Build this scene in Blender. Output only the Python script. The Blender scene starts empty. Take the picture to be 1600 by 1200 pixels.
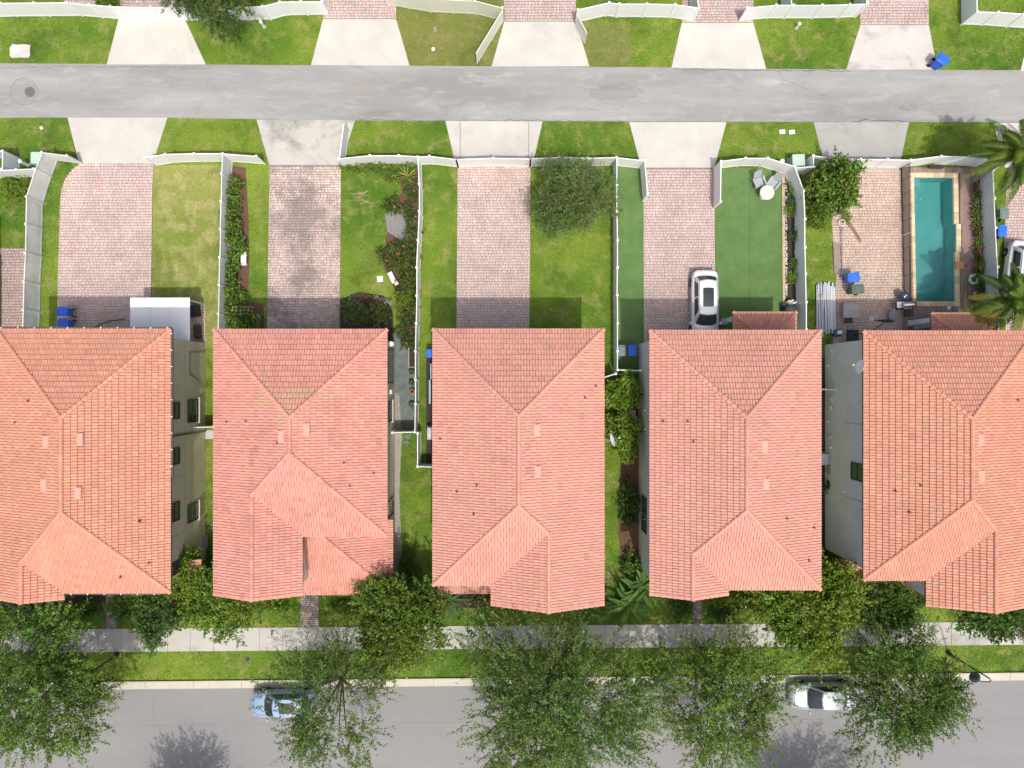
import bpy, bmesh, math, random
import numpy as np
from mathutils import Vector, Matrix

# ------------------------------------------------------------------ camera, sky, sun, exposure
SC = bpy.context.scene
COL = SC.collection
H = 51.4                      # drone height above the ground, metres
F = 1110.0                    # focal length in pixels of a 1600 pixel wide picture
cd = bpy.data.cameras.new('camera'); cam = bpy.data.objects.new('camera', cd); COL.objects.link(cam)
cam.location = (0, 0, H); cam.rotation_euler = (0, 0, 0)
cd.sensor_fit = 'HORIZONTAL'; cd.sensor_width = 36.0; cd.lens = 36.0 * F / 1600.0
cd.clip_start = 0.5; cd.clip_end = 2500
SC.camera = cam
SUNV = Vector((0.13, -0.425, 1.0)).normalized()      # towards the sun
wd = bpy.data.worlds.new('World'); SC.world = wd; wd.use_nodes = True
nt = wd.node_tree
bg = nt.nodes['Background']; sky = nt.nodes.new('ShaderNodeTexSky'); sky.sky_type = 'NISHITA'
sky.sun_disc = False; sky.sun_elevation = math.asin(SUNV.z); sky.sun_rotation = math.atan2(SUNV.x, SUNV.y)
sky.air_density = 0.8; sky.dust_density = 5.0; sky.ozone_density = 0.9
nt.links.new(sky.outputs[0], bg.inputs['Color']); bg.inputs['Strength'].default_value = 0.15
sl = bpy.data.lights.new('sun', 'SUN'); sl.energy = 2.2; sl.angle = math.radians(0.6); sl.color = (1.0, 0.96, 0.9)
so = bpy.data.objects.new('sun', sl); COL.objects.link(so)
so.rotation_euler = SUNV.to_track_quat('Z', 'Y').to_euler(); so.location = (10, -30, 60)
SC.view_settings.view_transform = 'Standard'; SC.view_settings.look = 'None'
SC.view_settings.exposure = 0.36; SC.view_settings.gamma = 1.0; SC.view_settings.use_curve_mapping = False
SC.render.engine = 'CYCLES'
SC.cycles.max_bounces = 6; SC.cycles.transparent_max_bounces = 12

R = random.Random(7)
NP = np.random.default_rng(11)
PI = math.pi
ORG = {}

def W(px, py, h=0.0):
    s = (H - h) / F
    return Vector(((px - 800) * s, (600 - py) * s, h))
def W2(px, py, h=0.0):
    p = W(px, py, h); return (p.x, p.y)

# ------------------------------------------------------------------ materials
MATS = {}
def srgb(r, g, b):
    f = lambda c: (c/255/12.92) if c/255 <= .04045 else ((c/255+.055)/1.055)**2.4
    return (f(r), f(g), f(b))
def new_mat(name):
    m = bpy.data.materials.new(name); m.use_nodes = True
    n = m.node_tree; b = n.nodes['Principled BSDF']
    return m, n, b
def nd(n, t, **k):
    x = n.nodes.new(t)
    for a, v in k.items(): setattr(x, a, v)
    return x
def mixc(n, fac, a, b, blend='MIX'):
    x = nd(n, 'ShaderNodeMix', data_type='RGBA', blend_type=blend)
    for sock, v in ((x.inputs['Factor'], fac), (x.inputs['A'], a), (x.inputs['B'], b)):
        if hasattr(v, 'links') or hasattr(v, 'is_linked'): n.links.new(v, sock)
        elif isinstance(v, (tuple, list)): sock.default_value = (*v[:3], 1)
        else: sock.default_value = v
    return x.outputs['Result']
def noise(n, scale, detail=4, rough=.6, vec=None, stretch=None, dist=0.0):
    x = nd(n, 'ShaderNodeTexNoise'); x.inputs['Scale'].default_value = scale
    x.inputs['Detail'].default_value = detail; x.inputs['Roughness'].default_value = rough
    x.inputs['Distortion'].default_value = dist
    g = nd(n, 'ShaderNodeNewGeometry'); v = g.outputs['Position']
    if stretch:
        mp = nd(n, 'ShaderNodeMapping'); mp.inputs['Scale'].default_value = stretch
        n.links.new(v, mp.inputs['Vector']); v = mp.outputs['Vector']
    n.links.new(v, x.inputs['Vector'])
    return x.outputs['Fac']
def ramp(n, fac, a, b, lo=0.0, hi=1.0):
    x = nd(n, 'ShaderNodeMapRange'); x.inputs['From Min'].default_value = a; x.inputs['From Max'].default_value = b
    x.inputs['To Min'].default_value = lo; x.inputs['To Max'].default_value = hi
    n.links.new(fac, x.inputs['Value']); return x.outputs['Result']
def bump(n, b, fac, s=.3, d=.02):
    x = nd(n, 'ShaderNodeBump'); x.inputs['Strength'].default_value = s; x.inputs['Distance'].default_value = d
    n.links.new(fac, x.inputs['Height']); n.links.new(x.outputs['Normal'], b.inputs['Normal'])
def plain(name, col, rough=.6, metal=0.0, var=.12, scale=3.0, spec=.5, coat=0.0):
    if name in MATS: return MATS[name]
    m, n, b = new_mat(name)
    f = noise(n, scale, 5)
    c = mixc(n, ramp(n, f, .3, .7), tuple(x*(1-var) for x in col), tuple(min(1, x*(1+var)) for x in col))
    n.links.new(c, b.inputs['Base Color']); b.inputs['Roughness'].default_value = rough
    b.inputs['Metallic'].default_value = metal; b.inputs['Specular IOR Level'].default_value = spec
    b.inputs['Coat Weight'].default_value = coat
    MATS[name] = m; return m
def attr_mat(name, rough=.75, wear=(.85, 1.12), wscale=.8, spec=.3, dirt=None, fine=0.0):
    m, n, b = new_mat(name)
    a = nd(n, 'ShaderNodeAttribute', attribute_name='col')
    f = noise(n, wscale, 5, .65)
    c = mixc(n, 1.0, a.outputs['Color'], (1, 1, 1), 'MULTIPLY')
    g = ramp(n, f, .3, .7, wear[0], wear[1])
    vm = nd(n, 'ShaderNodeVectorMath', operation='SCALE'); n.links.new(c, vm.inputs[0]); n.links.new(g, vm.inputs['Scale'])
    c = vm.outputs[0]
    if dirt:
        f2 = noise(n, dirt[1], 6, .7)
        c = mixc(n, ramp(n, f2, dirt[2], dirt[2]+.12, 0, dirt[3]), c, dirt[0])
    if fine:
        f3 = noise(n, 14, 3, .8); g3 = ramp(n, f3, .25, .75, 1-fine, 1+fine)
        v3 = nd(n, 'ShaderNodeVectorMath', operation='SCALE'); n.links.new(c, v3.inputs[0]); n.links.new(g3, v3.inputs['Scale']); c = v3.outputs[0]
    n.links.new(c, b.inputs['Base Color']); b.inputs['Roughness'].default_value = rough
    b.inputs['Specular IOR Level'].default_value = spec
    MATS[name] = m; return m
def leaf_mat(name='leaf'):
    m, n, b = new_mat(name)
    a = nd(n, 'ShaderNodeAttribute', attribute_name='col')
    tr = nd(n, 'ShaderNodeBsdfTranslucent'); mx = nd(n, 'ShaderNodeMixShader'); mx.inputs[0].default_value = .30
    tc = mixc(n, 1.0, a.outputs['Color'], (1.25, 1.3, .6), 'MULTIPLY')
    n.links.new(a.outputs['Color'], b.inputs['Base Color']); n.links.new(tc, tr.inputs['Color'])
    b.inputs['Roughness'].default_value = .5; b.inputs['Specular IOR Level'].default_value = .35
    n.links.new(b.outputs[0], mx.inputs[1]); n.links.new(tr.outputs[0], mx.inputs[2])
    n.links.new(mx.outputs[0], n.nodes['Material Output'].inputs['Surface'])
    MATS[name] = m; return m
def grass_mat(name, a, b_, dry, dlo=.52, dry_amt=.8, blade=1.0):
    m, n, b = new_mat(name)
    big = noise(n, .11, 3, .6); mid = noise(n, .9, 5, .7); fine = noise(n, 9, 4, .8)
    c = mixc(n, ramp(n, big, .38, .62), a, b_)
    c = mixc(n, ramp(n, mid, dlo, dlo+.2, 0, dry_amt), c, dry)
    dk = noise(n, .42, 4, .6, dist=.6)
    c = mixc(n, ramp(n, dk, .52, .70, 0, .6), c, tuple(x*.60 for x in a))
    c = mixc(n, ramp(n, noise(n, 2.6, 4, .75), .57, .72, 0, .5*dry_amt), c, tuple(x*.85 for x in dry))
    g = ramp(n, fine, .25, .75, .62*blade, 1.38*blade)
    vm = nd(n, 'ShaderNodeVectorMath', operation='SCALE'); n.links.new(c, vm.inputs[0]); n.links.new(g, vm.inputs['Scale'])
    n.links.new(vm.outputs[0], b.inputs['Base Color']); b.inputs['Roughness'].default_value = .85
    b.inputs['Specular IOR Level'].default_value = .15
    bump(n, b, noise(n, 16, 4, .8), .8, .05)
    MATS[name] = m; return m
def asphalt_mat(name, base, streak=.16, tint=None, smear=1.0):
    m, n, b = new_mat(name)
    c = mixc(n, ramp(n, noise(n, .25, 5, .65, stretch=(.25, 1.6, 1)), .35, .68), tuple(x*(1-streak) for x in base), tuple(x*(1+streak) for x in base))
    c = mixc(n, ramp(n, noise(n, 1.1, 5, .7, stretch=(.35, 1.3, 1), dist=.8), .53, .66, 0, .55*smear), c, tuple(min(1, x*1.38) for x in base))
    c = mixc(n, ramp(n, noise(n, .5, 5, .7, stretch=(.5, 1, 1), dist=1.2), .56, .68, 0, .6*smear), c, tuple(x*.72 for x in base))
    if tint: c = mixc(n, ramp(n, noise(n, .12, 3, .5), .58, .70, 0, .35), c, tint)
    g = ramp(n, noise(n, 22, 3, .9), .25, .75, .80, 1.2)
    vm = nd(n, 'ShaderNodeVectorMath', operation='SCALE'); n.links.new(c, vm.inputs[0]); n.links.new(g, vm.inputs['Scale'])
    n.links.new(vm.outputs[0], b.inputs['Base Color']); b.inputs['Roughness'].default_value = .9
    b.inputs['Specular IOR Level'].default_value = .2
    bump(n, b, noise(n, 30, 3, .8), .35, .01)
    MATS[name] = m; return m
def concrete_mat(name, base, stain=(.20, .19, .17), amt=.35, th=.58, sc=.45):
    m, n, b = new_mat(name)
    c = mixc(n, ramp(n, noise(n, .5, 5, .6), .35, .65), tuple(x*.93 for x in base), tuple(x*1.05 for x in base))
    c = mixc(n, ramp(n, noise(n, sc, 6, .7, dist=.5), th, th+.2, 0, amt), c, stain)
    c = mixc(n, ramp(n, noise(n, 3.0, 6, .8), .58, .8, 0, .25), c, stain)
    g = ramp(n, noise(n, 18, 3, .8), .25, .75, .94, 1.06)
    vm = nd(n, 'ShaderNodeVectorMath', operation='SCALE'); n.links.new(c, vm.inputs[0]); n.links.new(g, vm.inputs['Scale'])
    n.links.new(vm.outputs[0], b.inputs['Base Color']); b.inputs['Roughness'].default_value = .85
    b.inputs['Specular IOR Level'].default_value = .2
    bump(n, b, noise(n, 25, 3, .8), .2, .008)
    MATS[name] = m; return m

GRASS = grass_mat('grass_green', (.076, .156, .016), (.178, .258, .030), (.300, .275, .100), .50, .78)
DRY = grass_mat('grass_dry', (.185, .235, .045), (.26, .285, .075), (.38, .345, .155), .45, .9)
OLIVE = grass_mat('grass_olive', (.145, .178, .042), (.185, .200, .052), (.27, .23, .10), .50, .8)
ALLEY = asphalt_mat('alley_asphalt', (.292, .290, .278), .17, (.31, .265, .21), .75)
STREET = asphalt_mat('street_asphalt', (.236, .233, .228), .05, None, .22)
CONC = concrete_mat('concrete_white', (.51, .49, .44), (.32, .30, .26), .5, .56)
CONC_ST = concrete_mat('concrete_stained', (.47, .45, .40), (.17, .16, .15), .75, .47, .33)
CONC_GR = concrete_mat('concrete_grey', (.36, .35, .325), (.20, .19, .18), .5, .50)
WALKM = concrete_mat('sidewalk_concrete', (.44, .425, .39), (.17, .165, .155), .6, .50)
KERBM = concrete_mat('kerb_concrete', (.48, .455, .37), (.25, .24, .21), .4, .56)
PAVER = attr_mat('paver', .85, (.84, 1.10), .55, .2, ((.16, .15, .155), .38, .60, .28), .10)
PAVERD = attr_mat('paver_stained', .85, (.80, 1.10), .5, .2, ((.16, .15, .15), .28, .46, .6), .12)
JOINT = plain('joint_sand', (.23, .20, .185), .95, var=.2, scale=6)
TILE = attr_mat('roof_tile_clay', .8, (.93, 1.05), .35, .25, ((.25, .16, .12), .7, .62, .22), .05)
LEAF = leaf_mat()
BARK = plain('bark', (.16, .13, .10), .9, var=.35, scale=9)
VINYL = plain('white_vinyl', (.80, .81, .79), .45, var=.02, scale=1.5)
VINYL_O = plain('weathered_vinyl', (.68, .70, .675), .5, var=.14, scale=.9)
CREAM = plain('cream_vinyl', (.66, .66, .54), .5, var=.03)
STUCCO = [plain('stucco_olive_beige', (.56, .51, .37), .9, var=.07, scale=.9), plain('stucco_taupe', (.52, .49, .40), .9, var=.06),
          plain('stucco_sand', (.45, .43, .37), .9, var=.06), plain('stucco_light_grey', (.70, .69, .66), .9, var=.05, scale=.8),
          plain('stucco_grey', (.70, .70, .67), .9, var=.08, scale=.7)]
DARKM = plain('dark_bronze', (.035, .03, .028), .4)
WHITEP = plain('white_paint', (.80, .80, .80), .4, var=.03)
BLACK = plain('black_plastic', (.02, .02, .022), .5)
GREYP = plain('grey_plastic', (.30, .31, .31), .6)
BLUE = plain('blue_plastic', (.022, .14, .66), .4, var=.07)
GREENB = plain('green_plastic', (.085, .125, .085), .55, var=.1)
METAL = plain('galvanised_metal', (.62, .63, .64), .35, .6, var=.06)
CHROME = plain('steel', (.55, .56, .57), .25, .9)
GREENBOX = plain('pale_green_metal', (.42, .54, .44), .5, var=.05)
_ = 0
MULCH = plain('dark_mulch', (.045, .034, .028), .95, var=.6, scale=14)
REDMULCH = plain('brown_mulch', (.115, .062, .04), .95, var=.5, scale=14)
SOIL = plain('grey_gravel', (.21, .20, .20), .95, var=.35, scale=10)
SLATE = plain('grey_weed_cloth', (.135, .16, .15), .9, var=.25, scale=2)
GLASS = plain('window_glass', (.035, .05, .055), .08, var=.3, spec=.8)
RUBBER = plain('rubber', (.018, .018, .018), .8)
TAN = plain('tan_timber', (.50, .36, .25), .8, var=.12, scale=5)
WOODR = plain('red_brown_wood', (.22, .11, .08), .7)
PEBBLE = plain('white_pebble', (.75, .73, .70), .6)
def turf_mat():
    m, n, b = new_mat('artificial_turf')
    c = mixc(n, ramp(n, noise(n, .8, 5, .7), .3, .7), (.070, .142, .036), (.112, .195, .058))
    g = ramp(n, noise(n, 20, 3, .8), .25, .75, .75, 1.25)
    vm = nd(n, 'ShaderNodeVectorMath', operation='SCALE'); n.links.new(c, vm.inputs[0]); n.links.new(g, vm.inputs['Scale'])
    n.links.new(vm.outputs[0], b.inputs['Base Color']); b.inputs['Roughness'].default_value = .9
    bump(n, b, noise(n, 26, 3, .8), .5, .02); return m
TURF = turf_mat()
def water_mat():
    m, n, b = new_mat('pool_water')
    tr = nd(n, 'ShaderNodeBsdfTransparent'); tr.inputs['Color'].default_value = (.62, .79, .80, 1)
    gl = nd(n, 'ShaderNodeBsdfGlossy'); gl.inputs['Roughness'].default_value = .05
    fr = nd(n, 'ShaderNodeFresnel'); fr.inputs['IOR'].default_value = 1.33
    bp = nd(n, 'ShaderNodeBump'); bp.inputs['Strength'].default_value = .3; bp.inputs['Distance'].default_value = .02
    n.links.new(noise(n, 3, 3, .6), bp.inputs['Height'])
    n.links.new(bp.outputs[0], gl.inputs['Normal']); n.links.new(bp.outputs[0], fr.inputs['Normal'])
    mx = nd(n, 'ShaderNodeMixShader'); n.links.new(fr.outputs[0], mx.inputs[0])
    n.links.new(tr.outputs[0], mx.inputs[1]); n.links.new(gl.outputs[0], mx.inputs[2])
    n.links.new(mx.outputs[0], n.nodes['Material Output'].inputs['Surface']); return m
WATER = water_mat()
def mesh_mat():
    m, n, b = new_mat('screen_mesh')
    tr = nd(n, 'ShaderNodeBsdfTransparent'); mx = nd(n, 'ShaderNodeMixShader'); mx.inputs[0].default_value = .58
    b.inputs['Base Color'].default_value = (.05, .045, .04, 1); b.inputs['Roughness'].default_value = .9
    n.links.new(tr.outputs[0], mx.inputs[1]); n.links.new(b.outputs[0], mx.inputs[2])
    n.links.new(mx.outputs[0], n.nodes['Material Output'].inputs['Surface']); return m
SCREEN = mesh_mat()

# ------------------------------------------------------------------ object helpers
def tag(o, label=None, cat=None, group=None, kind=None):
    if label: o['label'] = label
    if cat: o['category'] = cat
    if group: o['group'] = group
    if kind: o['kind'] = kind
    return o
def link(o, parent=None):
    COL.objects.link(o)
    if parent is not None: o.parent = parent
    return o
def empty(name, loc, label, cat, group=None, rz=0.0):
    o = bpy.data.objects.new(name, None); o.empty_display_size = .3
    o.location = loc; o.rotation_euler = (0, 0, rz); link(o)
    ORG[o] = Vector(loc)
    return tag(o, label, cat, group)
CH = {}
def reg(o, parent):
    CH.setdefault(parent, []).append(o)
def copy_tree(o, parent=None):
    c = o.copy(); COL.objects.link(c)
    if parent is not None: c.parent = parent; reg(c, parent)
    for k in CH.get(o, []): copy_tree(k, c)
    return c
def place(o, loc, rz=0.0, s=1.0, label=None, group=None):
    o.location = loc; o.rotation_euler = (0, 0, rz)
    o.scale = (s, s, s) if not isinstance(s, tuple) else s
    if label: o['label'] = label
    if group: o['group'] = group
    return o

def rot2(x, y, a): return (x*math.cos(a)-y*math.sin(a), x*math.sin(a)+y*math.cos(a))

class MB:
    def __init__(s): s.v = []; s.f = []; s.c = []
    def _add(s, vs, fs, col=None):
        b = len(s.v); s.v.extend([tuple(p) for p in vs])
        s.f.extend([tuple(i+b for i in f) for f in fs]); s.c.extend([col]*len(fs)); return s
    def box(s, c, sz, rz=0.0, col=None, taper=1.0):
        hx, hy, hz = sz[0]/2, sz[1]/2, sz[2]/2; vs = []
        for k, t in ((-1, 1.0), (1, taper)):
            for x, y in ((-1, -1), (1, -1), (1, 1), (-1, 1)):
                a = rot2(x*hx*t, y*hy*t, rz); vs.append((c[0]+a[0], c[1]+a[1], c[2]+k*hz))
        return s._add(vs, [(3,2,1,0), (4,5,6,7), (0,1,5,4), (1,2,6,5), (2,3,7,6), (3,0,4,7)], col)
    def prism(s, poly, z0, z1, col=None):
        n = len(poly); a = sum(poly[i][0]*poly[(i+1)%n][1]-poly[(i+1)%n][0]*poly[i][1] for i in range(n))
        if a < 0: poly = poly[::-1]
        vs = [(x, y, z0) for x, y in poly]+[(x, y, z1) for x, y in poly]
        fs = [tuple(range(n-1, -1, -1)), tuple(range(n, 2*n))]+[(i, (i+1)%n, (i+1)%n+n, i+n) for i in range(n)]
        return s._add(vs, fs, col)
    def sheet(s, poly, z, col=None):
        n = len(poly); a = sum(poly[i][0]*poly[(i+1)%n][1]-poly[(i+1)%n][0]*poly[i][1] for i in range(n))
        if a < 0: poly = poly[::-1]
        return s._add([(x, y, z) for x, y in poly], [tuple(range(n))], col)
    def tube(s, pts, r, n=6, col=None, cap=True):
        pts = [Vector(p) for p in pts]; m = len(pts)
        rs = r if isinstance(r, (list, tuple)) else [r]*m
        vs = []; up = Vector((0, 0, 1))
        for i, p in enumerate(pts):
            d = (pts[min(i+1, m-1)]-pts[max(i-1, 0)]).normalized()
            a = d.cross(up) if abs(d.z) < .95 else d.cross(Vector((0, 1, 0)))
            a.normalize(); b = d.cross(a)
            for k in range(n):
                t = 2*PI*k/n; vs.append(p+a*math.cos(t)*rs[i]+b*math.sin(t)*rs[i])
        fs = [(i*n+k, i*n+(k+1)%n, (i+1)*n+(k+1)%n, (i+1)*n+k) for i in range(m-1) for k in range(n)]
        if cap: fs += [tuple(range(n-1, -1, -1)), tuple(range((m-1)*n, m*n))]
        return s._add(vs, fs, col)
    def lathe(s, prof, c=(0, 0, 0), n=20, col=None, sx=1, sy=1):
        vs = [(c[0]+r*sx*math.cos(2*PI*k/n), c[1]+r*sy*math.sin(2*PI*k/n), c[2]+z) for r, z in prof for k in range(n)]
        fs = [(i*n+k, i*n+(k+1)%n, (i+1)*n+(k+1)%n, (i+1)*n+k) for i in range(len(prof)-1) for k in range(n)]
        if prof[0][0] > .001: fs.append(tuple(range(n-1, -1, -1)))
        if prof[-1][0] > .001: fs.append(tuple(range((len(prof)-1)*n, len(prof)*n)))
        return s._add(vs, fs, col)
    def torus(s, c, R_, r, n=20, m=8, col=None, tilt=0, cols=None):
        vs = []; fs = []
        for i in range(n):
            a = 2*PI*i/n
            for j in range(m):
                b = 2*PI*j/m; x = (R_+r*math.cos(b))*math.cos(a); y = (R_+r*math.cos(b))*math.sin(a); z = r*math.sin(b)
                y, z = y*math.cos(tilt)-z*math.sin(tilt), y*math.sin(tilt)+z*math.cos(tilt)
                vs.append((c[0]+x, c[1]+y, c[2]+z))
        fs = [(i*m+j, ((i+1)%n)*m+j, ((i+1)%n)*m+(j+1)%m, i*m+(j+1)%m) for i in range(n) for j in range(m)]
        b = len(s.v); s.v.extend(vs); s.f.extend([tuple(i+b for i in f) for f in fs])
        s.c.extend([cols[(k//m) % len(cols)] if cols else col for k in range(len(fs))]); return s
    def xf(s, M):
        s.v = [tuple(M @ Vector(p)) for p in s.v]; return s
    def data(s, name, mat, org=None, smooth=False):
        me = bpy.data.meshes.new(name)
        vs = s.v if org is None else [(x-org[0], y-org[1], z-org[2]) for x, y, z in s.v]
        me.from_pydata(vs, [], s.f)
        if mat: me.materials.append(mat)
        if any(c is not None for c in s.c):
            a = me.attributes.new('col', 'FLOAT_COLOR', 'FACE')
            a.data.foreach_set('color', np.array([(*(c or (1, 1, 1)), 1)[:4] for c in s.c], dtype=np.float32).ravel())
        if smooth: me.polygons.foreach_set('use_smooth', [True]*len(me.polygons))
        me.update(); return me
    def build(s, name, mat, parent=None, smooth=False, kind=None, world=True, bevel=0):
        """world=True: vertices are world coordinates, shifted to the parent's origin"""
        org = ORG.get(parent) if (parent is not None and world) else None
        o = bpy.data.objects.new(name, s.data(name, mat, org, smooth)); link(o, parent)
        if parent is not None:
            reg(o, parent)
            if org is not None: ORG[o] = org
        if bevel:
            md = o.modifiers.new('bevel', 'BEVEL'); md.width = bevel; md.segments = 2; md.limit_method = 'ANGLE'
        if kind: o['kind'] = kind
        return o
def single(mb, name, mat, label, cat, group=None, **k):
    """a thing that is one mesh; geometry in world coordinates, origin moved to its base"""
    xs = [p[0] for p in mb.v]; ys = [p[1] for p in mb.v]; zs = [p[2] for p in mb.v]
    L = Vector(((min(xs)+max(xs))/2, (min(ys)+max(ys))/2, min(zs)))
    mb.v = [(x-L.x, y-L.y, z-L.z) for x, y, z in mb.v]
    o = mb.build(name, mat, **k); o.location = L; return tag(o, label, cat, group)
def bulk(name, V, Q, C, mat, parent=None, kind=None, org=None, smooth=False):
    V = np.asarray(V, dtype=np.float32); Q = np.asarray(Q, dtype=np.int32); k = Q.shape[1]
    if org is not None: V = V-np.array(org, dtype=np.float32)
    me = bpy.data.meshes.new(name); me.vertices.add(len(V)); me.vertices.foreach_set('co', V.ravel())
    me.loops.add(Q.size); me.loops.foreach_set('vertex_index', Q.ravel())
    me.polygons.add(len(Q)); me.polygons.foreach_set('loop_start', np.arange(0, Q.size, k, dtype=np.int32))
    me.polygons.foreach_set('loop_total', np.full(len(Q), k, dtype=np.int32))
    if C is not None:
        a = me.attributes.new('col', 'FLOAT_COLOR', 'FACE')
        a.data.foreach_set('color', np.concatenate([C, np.ones((len(C), 1))], 1).astype(np.float32).ravel())
    me.materials.append(mat); me.update(calc_edges=True); me.validate()
    o = bpy.data.objects.new(name, me); link(o, parent)
    if parent is not None: reg(o, parent); ORG[o] = ORG.get(parent)
    if kind: o['kind'] = kind
    return o
def inpoly(P, poly):
    x, y = P[:, 0], P[:, 1]; r = np.zeros(len(P), bool); n = len(poly)
    for i in range(n):
        x0, y0 = poly[i]; x1, y1 = poly[(i+1) % n]
        if y0 == y1: continue
        r ^= ((y0 > y) != (y1 > y)) & (x < (x1-x0)*(y-y0)/(y1-y0)+x0)
    return r
HARD = []     # paved or planted areas where no grass grows
def area(name, pts, z, mat, z0=None, hard=True, world=False, kind='structure'):
    poly = pts if world else [W2(*p) for p in pts]
    if hard: HARD.append(poly)
    mb = MB()
    if z0 is None: mb.sheet(poly, z)
    else: mb.prism(poly, z0, z)
    o = mb.build(name, mat); o['kind'] = kind; return o

# ------------------------------------------------------------------ ground, alley, street, kerb, sidewalk
hx0, hx1, hy0, hy1 = W(1427.5,0).x-.1, W(1493.6,0).x+.1, W(0,471).y-.1, W(0,277.5).y+.1       # the pool is dug into the ground here
lawn = MB()
for a, b, c, d in ((-420, 420, -420, hy0), (-420, 420, hy1, 420), (-420, hx0, hy0, hy1), (hx1, 420, hy0, hy1)): lawn.sheet([(a, c), (b, c), (b, d), (a, d)], 0)
lawn = lawn.build('lawn_ground', GRASS); lawn['kind'] = 'structure'
def ln(pts):   # px line continued past the frame
    return pts
area('alley', [(-900, 93), (0, 99), (320, 101), (640, 103), (1000, 105), (1200, 108), (1600, 110), (2500, 115),
               (2500, 194), (1600, 191), (1000, 190), (500, 188), (262, 184), (0, 184), (-900, 180)], .02, ALLEY)
def kerb_y(x): return 1066-16*x/1600.0
area('street', [(-900, kerb_y(-900)+13), (2500, kerb_y(2500)+13), (2500, 1310), (-900, 1345)], .012, STREET)
area('far_verge', [(-900, 1349), (2500, 1314), (2500, 1350), (-900, 1385)], .10, WALKM, .0)
# kerb: a concrete kerb with its gutter pan, cast in lengths
kb = empty('kerb', W(800, kerb_y(800)), None, None); kb['kind'] = 'structure'
prof = [(0, 0.0), (0, .13), (.13, .13), (.19, .035), (.60, .016), (.60, 0.0)]
for i in range(-6, 30):
    xa, xb = 0+i*75+3, (i+1)*75+2.5
    A = W(xa, kerb_y(xa)); B = W(xb, kerb_y(xb)); m = MB(); vs = []
    for P in (A, B):
        for d, z in prof: vs.append((P.x, P.y-d, z))
    n = len(prof)
    m._add(vs, [tuple(range(n)), tuple(range(2*n-1, n-1, -1))]+[(j, j+n, (j+1) % n+n, (j+1) % n) for j in range(n)])
    m.build('kerb_stone', KERBM, kb)
HARD.append([W2(-900, kerb_y(-900)), W2(2500, kerb_y(2500)), W2(2500, 1310), W2(-900, 1345)])
def walk_y(x): return 983.5-12.5*x/1600.0
wk = empty('sidewalk', W(800, walk_y(800)+18), None, None); wk['kind'] = 'structure'
bed = MB().prism([W2(-500, walk_y(-500)+1), W2(2100, walk_y(2100)+1), W2(2100, walk_y(2100)+35), W2(-500, walk_y(-500)+35)], -.02, .03).build('base', JOINT, wk)
for i in range(-14, 58):
    xa, xb = 10+i*36+.35, 10+(i+1)*36-.25
    j = R.uniform(-.004, .006)
    MB().prism([W2(xa, walk_y(xa)), W2(xb, walk_y(xb)), W2(xb, walk_y(xb)+36), W2(xa, walk_y(xa)+36)], 0, .055+j).build('slab', WALKM, wk)
HARD.append([W2(-500, walk_y(-500)), W2(2100, walk_y(2100)), W2(2100, walk_y(2100)+36), W2(-500, walk_y(-500)+36)])

# aprons (driveway crossings)
ap_s = [[(106,184),(262,184),(239,256),(124,256)], [(401,187),(555,188),(533,258),(421,258)], [(696,189),(848,190),(831,262),(713,262)],
        [(983,191),(1135,191),(1116,262),(1002,262)], [(1271,191),(1420,191),(1404,266),(1290,266)], [(1552,192),(1704,192),(1690,262),(1570,262)],
        [(-190,183),(-36,183),(-56,255),(-170,255)]]
ap_n = [[(186,28),(288,28),(322,101),(167,101)], [(505,30),(619,30),(640,103),(486,102)], [(788,34),(900,34),(921,104),(768,104)],
        [(1065,36),(1177,36),(1197,108),(1049,106)], [(1344,39),(1451,39),(1464,109),(1322,109)], [(1612,40),(1720,40),(1750,111),(1594,111)]]
mats_s = [CONC, CONC_ST, CONC, CONC, CONC_GR, CONC, CONC]
for i, p in enumerate(ap_s): area('driveway_apron', p, .03, mats_s[i])
for i, p in enumerate(ap_n): area('driveway_apron', p, .03, CONC if i != 4 else concrete_mat('concrete_scuffed', (.52, .49, .45), (.24, .23, .21), .6, .50, .6))
for x0, x1, y0, y1 in ((718.5, 719.6, 190, 260), (825.6, 826.6, 191, 260), (1014.6, 1015.2, 192, 262)):
    if x0 < 1000: area('apron_joint', [(x0, y0), (x1, y0), (x1, y1), (x0, y1)], .034, JOINT, hard=False)
# concrete grout patch and manhole in the alley
area('road_patch', [(38+21.5*math.cos(a*.2), 143+21*math.sin(a*.2)) for a in range(32)], .024, asphalt_mat('patch_asphalt', (.275, .27, .26), .05))

CRACK = plain('road_crack', (.10, .10, .10), .95)
def crack(name, pts, w, z, jit=.03, seed=1, mat=None):
    r = random.Random(seed); P = []
    for i in range(len(pts)-1):
        A, B = W(*pts[i]), W(*pts[i+1]); k = max(2, int((B-A).length/.35)); nn = Vector((-(B-A).y, (B-A).x, 0)).normalized()
        P += [A.lerp(B, t/k)+nn*r.gauss(0, jit) for t in range(k)]
    P.append(W(*pts[-1])); m = MB()
    for a, b in zip(P, P[1:]):
        nn = Vector((-(b-a).y, (b-a).x, 0)).normalized()*w*r.uniform(.4, 1.1)/2; m._add([(a+nn).xy[:]+(z,), (a-nn).xy[:]+(z,), (b-nn).xy[:]+(z,), (b+nn).xy[:]+(z,)], [(0, 1, 2, 3)])
    o = m.build(name, mat or CRACK); o['kind'] = 'structure'
for i, (p, w) in enumerate([([(0,1137),(400,1131),(900,1127),(1600,1121)], .018), ([(240,1080),(241,1140)], .03), ([(996,1070),(992,1200)], .02), ([(1120,1068),(1118,1120),(1128,1200)], .015)]): crack('road_seam', p, w, .018, .015, i, plain('seam_grey', (.15, .15, .15), .9))
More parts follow.
